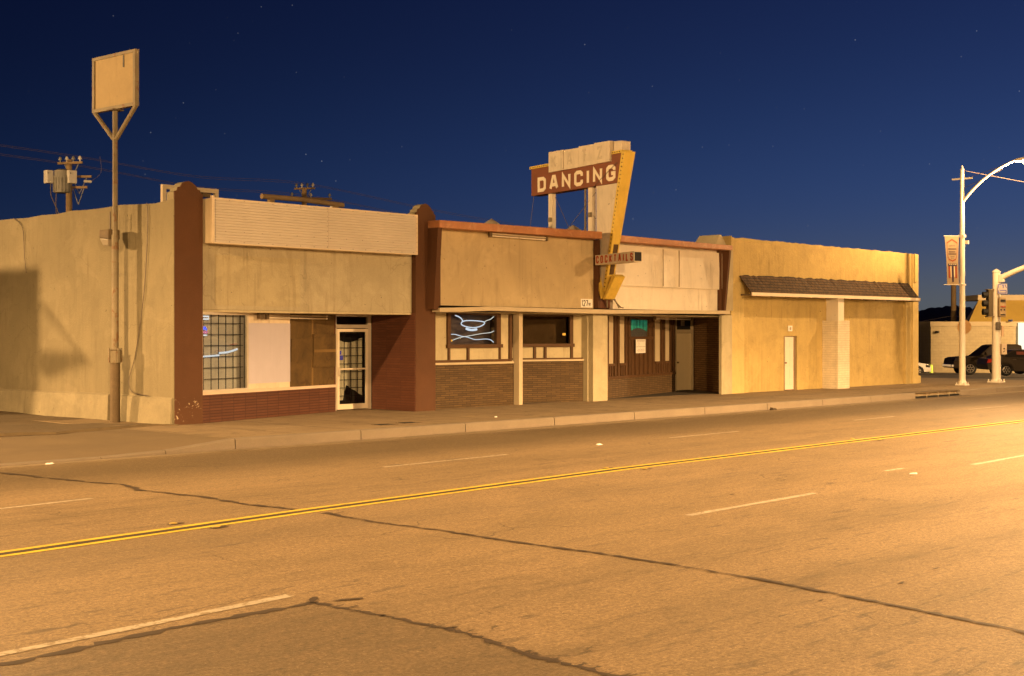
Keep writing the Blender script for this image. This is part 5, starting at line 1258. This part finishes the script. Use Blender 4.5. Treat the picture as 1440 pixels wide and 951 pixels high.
mb = MB(); mb.hexa([TL(2.80, y, z) for y, z in ((-.9, .45), (.95, .45), (.95, .68), (-.9, .68))], [TL(2.98, y, z) for y, z in ((-.85, .47), (.9, .47), (.9, .66), (-.85, .66))]); mb.build('bumper', CHROME, TR, .03)
mb = MB()
for x in (.05, -1.05): mb.hexa([TL(x - .1, .98, 1.0), TL(x + .1, .98, 1.0), TL(x + .1, 1.02, 1.0), TL(x - .1, 1.02, 1.0)], [TL(x - .1, .98, 1.05), TL(x + .1, .98, 1.05), TL(x + .1, 1.02, 1.05), TL(x - .1, 1.02, 1.05)])
build_each(mb, 'door_handle', CHROME, TR)
mb = MB(); mb.hexa([TL(.85, .98, 1.22), TL(1.0, .98, 1.22), TL(1.0, 1.2, 1.22), TL(.85, 1.2, 1.22)], [TL(.85, .98, 1.42), TL(.98, .98, 1.42), TL(.98, 1.2, 1.40), TL(.85, 1.2, 1.40)]); mb.build('mirror', CARPAINT_BLACK, TR, .03)
SE_O = frame_of(1441, 75, -.1); axs = Vector((.6877, -.726, 0))        # sedan faces right
lowS = [(-2.35, .35), (-2.38, .62), (-2.28, .95), (-1.5, 1.02), (1.0, .98), (2.1, .82), (2.3, .62), (2.3, .32)] + [(1.85, .30)] + arch(1.42, .40, .34, 0, 180) + [(.9, .26), (-.9, .26)] + arch(-1.33, .40, .34, 0, 180) + [(-1.9, .32)]
SEDAN, SL = car('parked_car', SE_O, axs, 'dark bronze sedan seen from the side beyond the traffic signal pole', CARPAINT_GREY, lowS,
    [(1.05, .96), (.25, 1.40), (-.3, 1.46), (-.9, 1.42), (-1.95, 1.0)], .96, 1.46, 1.78, (1.42, -1.33), .33,
    [[(.85, 1.02), (.2, 1.34), (-.28, 1.40), (-.28, 1.02)], [(-.34, 1.02), (-.34, 1.40), (-.85, 1.36), (-1.35, 1.16), (-1.4, 1.04)]])
mb = MB(); mb.hexa([SL(x, .90, z) for x, z in ((-2.33, .72), (-1.98, .80), (-1.95, .92), (-2.28, .93))], [SL(x, .84, z) for x, z in ((-2.40, .72), (-2.02, .80), (-1.99, .92), (-2.33, .93))]); mb.build('tail_light', mat('tail_red', (.75, .05, .03), .3, .1), SEDAN)
mb = MB(); mb.hexa([SL(-.75, .80, 1.12), SL(-.35, .80, 1.12), SL(-.35, .80, 1.34), SL(-.75, .80, 1.34)], [SL(-.75, .76, 1.12), SL(-.35, .76, 1.12), SL(-.35, .73, 1.34), SL(-.75, .73, 1.34)]); mb.build('window_sticker', mat('sticker_red', (.35, .10, .07), .6, .2), SEDAN)
mb = MB(); mb.hexa([SL(x, .893, z) for x, z in ((-1.0, .88), (-.82, .88), (-.82, .92), (-1.0, .92))], [SL(x, .93, z) for x, z in ((-1.0, .88), (-.82, .88), (-.82, .92), (-1.0, .92))]); build_each(mb, 'door_handle', CHROME, SEDAN)
WC_O = frame_of(1256, 92, -.65)
WCAR, WL_ = car('parked_car', WC_O, axs, 'white car nose peeping out past the end of the yellow building', mat('white_car_paint', (.72, .70, .68), .25, .05, spec=.6), lowS,
    [(1.05, .96), (.25, 1.40), (-.3, 1.46), (-.9, 1.42), (-1.95, 1.0)], .96, 1.46, 1.78, (1.42, -1.33), .33, [[(.85, 1.02), (.2, 1.34), (-.28, 1.40), (-.28, 1.02)]])
mb = MB(); mb.hexa([WL_(x, .90, z) for x, z in ((1.95, .62), (2.25, .6), (2.2, .74), (1.95, .80))], [WL_(x, .84, z) for x, z in ((1.95, .62), (2.31, .6), (2.25, .74), (1.95, .80))]); mb.build('headlight', CHROME, WCAR)

# ------------------------------------------------------------------ far right: block building, bollard, carport, pole, hills
fo = lambda px, d, z: frame_of(px, d, z)
BB = thing('block_building', fo(1375, 97, -.8), 'low tan block building with a mustard mansard roof behind the parked vehicles', 'building')
a = fo(1309, 95, 0); b = fo(1500, 95, 0)
mb = MB(); mb.wall((a.x, a.y), (b.x, b.y), -.9, 2.75, 9); mb.build('block_wall', BLOCKWALL, BB)
dd_ = (b - a).normalized(); inn = Vector((-dd_.y, dd_.x, 0))
a2 = a - dd_ * .06 - inn * .06; b2 = b - inn * .06
mb = MB(); mb.wall((a2.x, a2.y), (b2.x, b2.y), 2.752, 3.08, 9.1); mb.build('parapet_band', mat('tan_band', (.38, .31, .20), .8, .1), BB)
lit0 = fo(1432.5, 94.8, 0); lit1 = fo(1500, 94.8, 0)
mb = MB(); mb.wall((lit0.x, lit0.y), (lit1.x, lit1.y), .2, 3.0, .1); mb.build('glowing_wall', emit('glowing_wall', (1, .88, .62), .045), BB)  # floodlit wall, its light put in as an even glow
c0 = fo(1362, 104, 0); c1 = fo(1520, 104, 0)
q0 = fo(1376, 106, 0); q1 = fo(1520, 106, 0)
mb = MB(); mb.hexa([(c0.x, c0.y, 3.1), (c1.x, c1.y, 3.1), (c1.x + 4.4, c1.y + 4.1, 3.1), (c0.x + 5.2, c0.y + 2.8, 3.1)], [(q0.x, q0.y, 4.85), (q1.x, q1.y, 4.85), (q1.x + 2.5, q1.y + 1.6, 4.85), (q0.x + 2.7, q0.y + 1.2, 4.85)]); mb.build('mansard_roof', mat('mustard_metal', (.48, .33, .08), .6, .1, .7, .05, 20, .25), BB)
mb = MB(); mb.wall((q0.x - .1, q0.y), (q1.x, q1.y), 4.852, 5.28, 4); mb.build('roof_band', CREAMTRIM, BB)
e0 = fo(1317.5, 94.9, 2.30)
mb = MB(); mb.box(e0.x - .12, e0.x + .12, e0.y - .12, e0.y + .1, 2.28, 2.42); mb.build('vent', BLACKM, BB)
e0 = fo(1421, 94.8, 2.30); mb = MB(); mb.box(e0.x - .15, e0.x + .15, e0.y - .1, e0.y + .1, 3.09, 3.22); mb.build('blue_light_box', mat('blue_box', (.02, .04, .18), .5), BB)
CP = thing('carport', fo(1301, 110, -.8), 'open beige carport with deep roof bands beside the block building', 'carport')
for z0, z1, d, m, nm in ((1.35, 2.10, 120, mat('carport_tan', (.16, .11, .065), .8, .1), 'rear_band'), (.62, 1.42, 112, mat('carport_beige', (.34, .26, .15), .8, .1), 'roof_band')):
    a = fo(1262, d, 0); b = fo(1330, d, 0); mb = MB(); mb.wall((a.x, a.y), (b.x, b.y), z0, z1, 5); mb.build(nm, m, CP)
for px in (1270, 1318):
    e = fo(px, 112.5, 0); mb = MB(); mb.box(e.x - .1, e.x + .1, e.y - .1, e.y + .1, -.8, .62); mb.build('post', CREAMTRIM, CP)
a = fo(1262, 119, 0); b = fo(1330, 119, 0); mb = MB(); mb.wall((a.x, a.y), (b.x, b.y), -.8, .62, .2); mb.build('rear_wall', mat('green_grey_wall', (.05, .07, .045), .8, .2), CP)
BO = thing('bollard', fo(1309.5, 93, -.7), 'yellow green bollard standing at the corner of the block building', 'bollard')
e = fo(1309.3, 92, 0); mb = MB(); mb.lathe((e.x, e.y, -.72), (0, 0, 1), [(.13, 0), (.13, .75), (.09, .83), (.0, .86)], 14); mb.build('post', mat('lime_paint', (.55, .80, .12), .5, .05), BO, smooth=True)
U3 = thing('utility_pole', fo(1341, 120, -.8), 'distant utility pole with a transformer seen below the banner', 'utility pole')
e = fo(1341, 120, 0); mb = MB(); mb.tube([(e.x, e.y, -.8), (e.x, e.y, 9.0)], .28, 12, .2); mb.build('pole', POLEWOOD, U3, smooth=True)
e2 = fo(1347, 119.6, 0); mb = MB(); mb.lathe((e2.x, e2.y, 2.05), (0, 0, 1), [(.3, 0), (.32, .05), (.32, .95), (.2, 1.05)], 14); mb.build('transformer', PALEMETAL, U3, smooth=True)
mb = MB()
for z in (3.35, 2.2, 2.6): mb.tube([fo(1341, 120, z + .5 * (z > 3)), fo(1292, 128, z)], .035, 5); 
mb.tube([fo(1341, 120, 3.9), fo(1375, 128, 3.2)], .035, 5); mb.tube([fo(1341, 120, 2.5), fo(1318, 121, 2.1), fo(1292, 122, 2.25)], .06, 5); build_each(mb, 'cable', mat('pale_cable', (.34, .28, .22), .6), U3)
# hills
mb = MB(); pv = None
prof = [(1150, 0), (1230, 10), (1280, 12.6), (1300, 13.2), (1315, 14.2), (1330, 14.8), (1345, 15.0), (1360, 14.4), (1372, 13.4), (1390, 11), (1430, 8), (1520, 6), (1700, 2)]
fine = []
for (pa_, za), (pb_, zb) in zip(prof, prof[1:]):
    k = max(2, int((pb_ - pa_) / 4))
    for i in range(k): fine.append((pa_ + (pb_ - pa_) * i / k, za + (zb - za) * i / k))
rows = []
for f in (0, .35, .7, 1, .8, .2):
    d = 520 + 90 * f if f != .8 and f != .2 else (660 if f == .8 else 760)
    rows.append([mb.bm.verts.new(fo(px, d, -1 + (z + 1) * f * (1 + random.uniform(-.03, .03)))) for px, z in fine])
for r0, r1 in zip(rows, rows[1:]):
    for i in range(len(fine) - 1): mb.bm.faces.new((r0[i], r0[i + 1], r1[i + 1], r1[i]))
struct(mb.build('hills', mat('dry_hill', (.34, .19, .09), .95, .4, .05, .3, .6), smooth=True))

# unseen block left of the view, added and shaped to shade the side wall
NB = thing('unseen_shade_block', (8, 42, .1), 'unseen stucco block with a splayed corner and wedge awning, added to shade the side wall', 'building')
mb = MB(); mb.prism([(9.6, 37.4, .1), (9.6, 46.5, .1), (5.5, 46.5, .1), (5.5, 42.2, .1)], (0, 0, 5.35)); mb.build('wall', STUCCO2, NB)
mb = MB(); mb.prism([(9.58, 37.39, 3.74), (9.58, 36.1, 3.98), (9.58, 36.1, 4.07), (9.58, 37.39, 4.08)], (-.3, 0, 0)); mb.build('awning', RUSTDK, NB)
mb = MB(); mb.tube([(9.5, 37.39, 4.85), (9.5, 36.2, 4.06)], .04, 8); mb.build('brace', RUSTDK, NB)

# ------------------------------------------------------------------ light
EXPO = 5.0
SOD = (1.0, .60, .25)
def lamp_light(name, loc, watts, wide=.4, size=.14):
    d = bpy.data.lights.new(name, 'POINT'); d.energy = watts; d.color = SOD; d.shadow_soft_size = size
    d.use_nodes = True; nt = d.node_tree; em = nt.nodes['Emission']
    # street-lamp optics: little straight down, most thrown out at 60-75 degrees from the nadir
    tc = nt.nodes.new('ShaderNodeTexCoord'); sx = nt.nodes.new('ShaderNodeSeparateXYZ'); nt.links.new(tc.outputs['Normal'], sx.inputs[0])
    def mth(op, a, b=0.0):
        m = nt.nodes.new('ShaderNodeMath'); m.operation = op
        for i, v in enumerate((a, b)):
            if hasattr(v, 'links'): nt.links.new(v, m.inputs[i])
            else: m.inputs[i].default_value = v
        return m.outputs[0]
    dn = mth('ABSOLUTE', sx.outputs[2])
    rp = nt.nodes.new('ShaderNodeMapRange'); rp.interpolation_type = 'SMOOTHSTEP'
    rp.inputs[1].default_value = .14; rp.inputs[2].default_value = .38; rp.inputs[3].default_value = wide; rp.inputs[4].default_value = 1.0
    rq = nt.nodes.new('ShaderNodeMapRange'); rq.interpolation_type = 'SMOOTHSTEP'
    rq.inputs[1].default_value = .40; rq.inputs[2].default_value = .80; rq.inputs[3].default_value = 1.0; rq.inputs[4].default_value = .42
    nt.links.new(dn, rp.inputs[0]); nt.links.new(dn, rq.inputs[0]); nt.links.new(mth('MULTIPLY', rp.outputs[0], rq.outputs[0]), em.inputs['Strength'])
    o = bpy.data.objects.new(name, d); COL.objects.link(o); o.location = loc
    return o
def more_lamp(x, y, rz, label):
    c = copy_tree(LAMP); c.location = (x, y, .16); c.rotation_euler = (0, 0, rz); c['label'] = label; return c
LAMPS = [((50.43, 23.54), 0.0, 165, 1.0, None),
         ((32.0, -4.0), math.pi, 3750, .084, 'street lamp on the near side of the street opposite the bar'),
         ((-10.0, -25.0), math.pi, 3100, 1.0, 'street lamp on the cross street well behind the camera'),
         ((0.5, 23.2), 0.0, 950, .07, 'street lamp on the far kerb beside the driveway'),
         ((88.0, 23.2), 0.0, 1800, 1.0, 'street lamp far down the street beyond the side street'),
         ((-6.0, 48.0), math.pi * .5, 2200, 1.0, 'street lamp behind the dirt lot that lights the bare side wall')]
for (x, y), rz, watts, wide, label in LAMPS:
    if label: more_lamp(x, y, rz, label)
    off = Vector((0, -2.53, 8.32)); off.rotate(Matrix.Rotation(rz, 3, 'Z'))
    lo = lamp_light('lamp_light', Vector((x, y, SW)) + off, watts, wide, .35 if y > 40 else .14)

# sky: blue dusk, sun already below the horizon to the right
w = bpy.data.worlds.new('World'); sc.world = w; w.use_nodes = True
nt = w.node_tree; bg = nt.nodes['Background']
sky = nt.nodes.new('ShaderNodeTexSky'); sky.sky_type = 'NISHITA'; sky.sun_disc = False
sky.sun_elevation = R(-5); sky.sun_rotation = R(100); sky.air_density = 1; sky.dust_density = .4; sky.ozone_density = 3.6
geo = nt.nodes.new('ShaderNodeTexCoord')
vor = nt.nodes.new('ShaderNodeTexVoronoi'); vor.inputs['Scale'].default_value = 110; nt.links.new(geo.outputs['Generated'], vor.inputs['Vector'])
mr = nt.nodes.new('ShaderNodeMapRange'); mr.inputs[1].default_value = .02; mr.inputs[2].default_value = .06; mr.inputs[3].default_value = 1; mr.inputs[4].default_value = 0; nt.links.new(vor.outputs['Distance'], mr.inputs[0])
sp = nt.nodes.new('ShaderNodeSeparateColor'); nt.links.new(vor.outputs['Color'], sp.inputs[0])
pw = nt.nodes.new('ShaderNodeMath'); pw.operation = 'POWER'; nt.links.new(sp.outputs[0], pw.inputs[0]); pw.inputs[1].default_value = 4
ml = nt.nodes.new('ShaderNodeMath'); ml.operation = 'MULTIPLY'; nt.links.new(mr.outputs[0], ml.inputs[0]); nt.links.new(pw.outputs[0], ml.inputs[1])
star = nt.nodes.new('ShaderNodeMath'); star.operation = 'MULTIPLY'; nt.links.new(ml.outputs[0], star.inputs[0]); star.inputs[1].default_value = .09
gam = nt.nodes.new('ShaderNodeMix'); gam.data_type = 'RGBA'; gam.blend_type = 'MULTIPLY'; gam.inputs[0].default_value = 1
nt.links.new(sky.outputs[0], gam.inputs[6]); gam.inputs[7].default_value = (.97, 1.05, 1.06, 1)
add = nt.nodes.new('ShaderNodeMix'); add.data_type = 'RGBA'; add.blend_type = 'ADD'; add.inputs[0].default_value = 1
# blue twilight arch low in the sky, strongest towards the set sun
def wm(op, p, q=0.0):
    m = nt.nodes.new('ShaderNodeMath'); m.operation = op
    for i, v in enumerate((p, q)):
        if hasattr(v, 'links'): nt.links.new(v, m.inputs[i])
        else: m.inputs[i].default_value = v
    return m.outputs[0]
sx = nt.nodes.new('ShaderNodeSeparateXYZ'); nt.links.new(geo.outputs['Generated'], sx.inputs[0])
zz = wm('MAXIMUM', sx.outputs[2], 0.0)
def gauss(wd): q = wm('DIVIDE', zz, wd); return wm('POWER', 2.71828, wm('MULTIPLY', wm('MULTIPLY', q, q), -1.0))
az = wm('POWER', wm('MAXIMUM', wm('ADD', wm('MULTIPLY', sx.outputs[0], .90), wm('MULTIPLY', sx.outputs[1], .437)), .02), 2.5)
amp = wm('MULTIPLY', wm('MULTIPLY', gauss(.13), az), .056)
tone = nt.nodes.new('ShaderNodeMix'); tone.data_type = 'RGBA'; nt.links.new(gauss(.05), tone.inputs[0]); tone.inputs[6].default_value = (.05, .25, 1, 1); tone.inputs[7].default_value = (.42, .82, 1, 1)
vm = nt.nodes.new('ShaderNodeVectorMath'); vm.operation = 'SCALE'; nt.links.new(tone.outputs[2], vm.inputs[0]); nt.links.new(amp, vm.inputs['Scale'])
arch = nt.nodes.new('ShaderNodeMix'); arch.data_type = 'RGBA'; arch.blend_type = 'ADD'; arch.inputs[0].default_value = 1; arch.clamp_result = False
nt.links.new(gam.outputs[2], arch.inputs[6]); nt.links.new(vm.outputs[0], arch.inputs[7])
nt.links.new(arch.outputs[2], add.inputs[6]); nt.links.new(star.outputs[0], add.inputs[7])
nt.links.new(add.outputs[2], bg.inputs['Color']); bg.inputs['Strength'].default_value = .0625

# ------------------------------------------------------------------ camera
cd = bpy.data.cameras.new('Camera'); cam = bpy.data.objects.new('Camera', cd); COL.objects.link(cam); sc.camera = cam
cam.location = (0, 0, 2.2); cam.rotation_euler = (R(90), 0, math.atan(1800 / 1900) - R(90))
cd.sensor_width = 36; cd.lens = 36 * 1900 / 1440; cd.shift_y = -5.5 / 1440; cd.clip_end = 4000; cd.clip_start = .1
sc.view_settings.view_transform = 'Standard'; sc.view_settings.look = 'None'; sc.view_settings.gamma = 1; sc.view_settings.exposure = EXPO
sc.render.engine = 'CYCLES'; sc.cycles.use_denoising = True
try: sc.cycles.denoiser = 'OPENIMAGEDENOISE'
except Exception: pass
sc.cycles.max_bounces = 6; sc.cycles.sample_clamp_indirect = 4
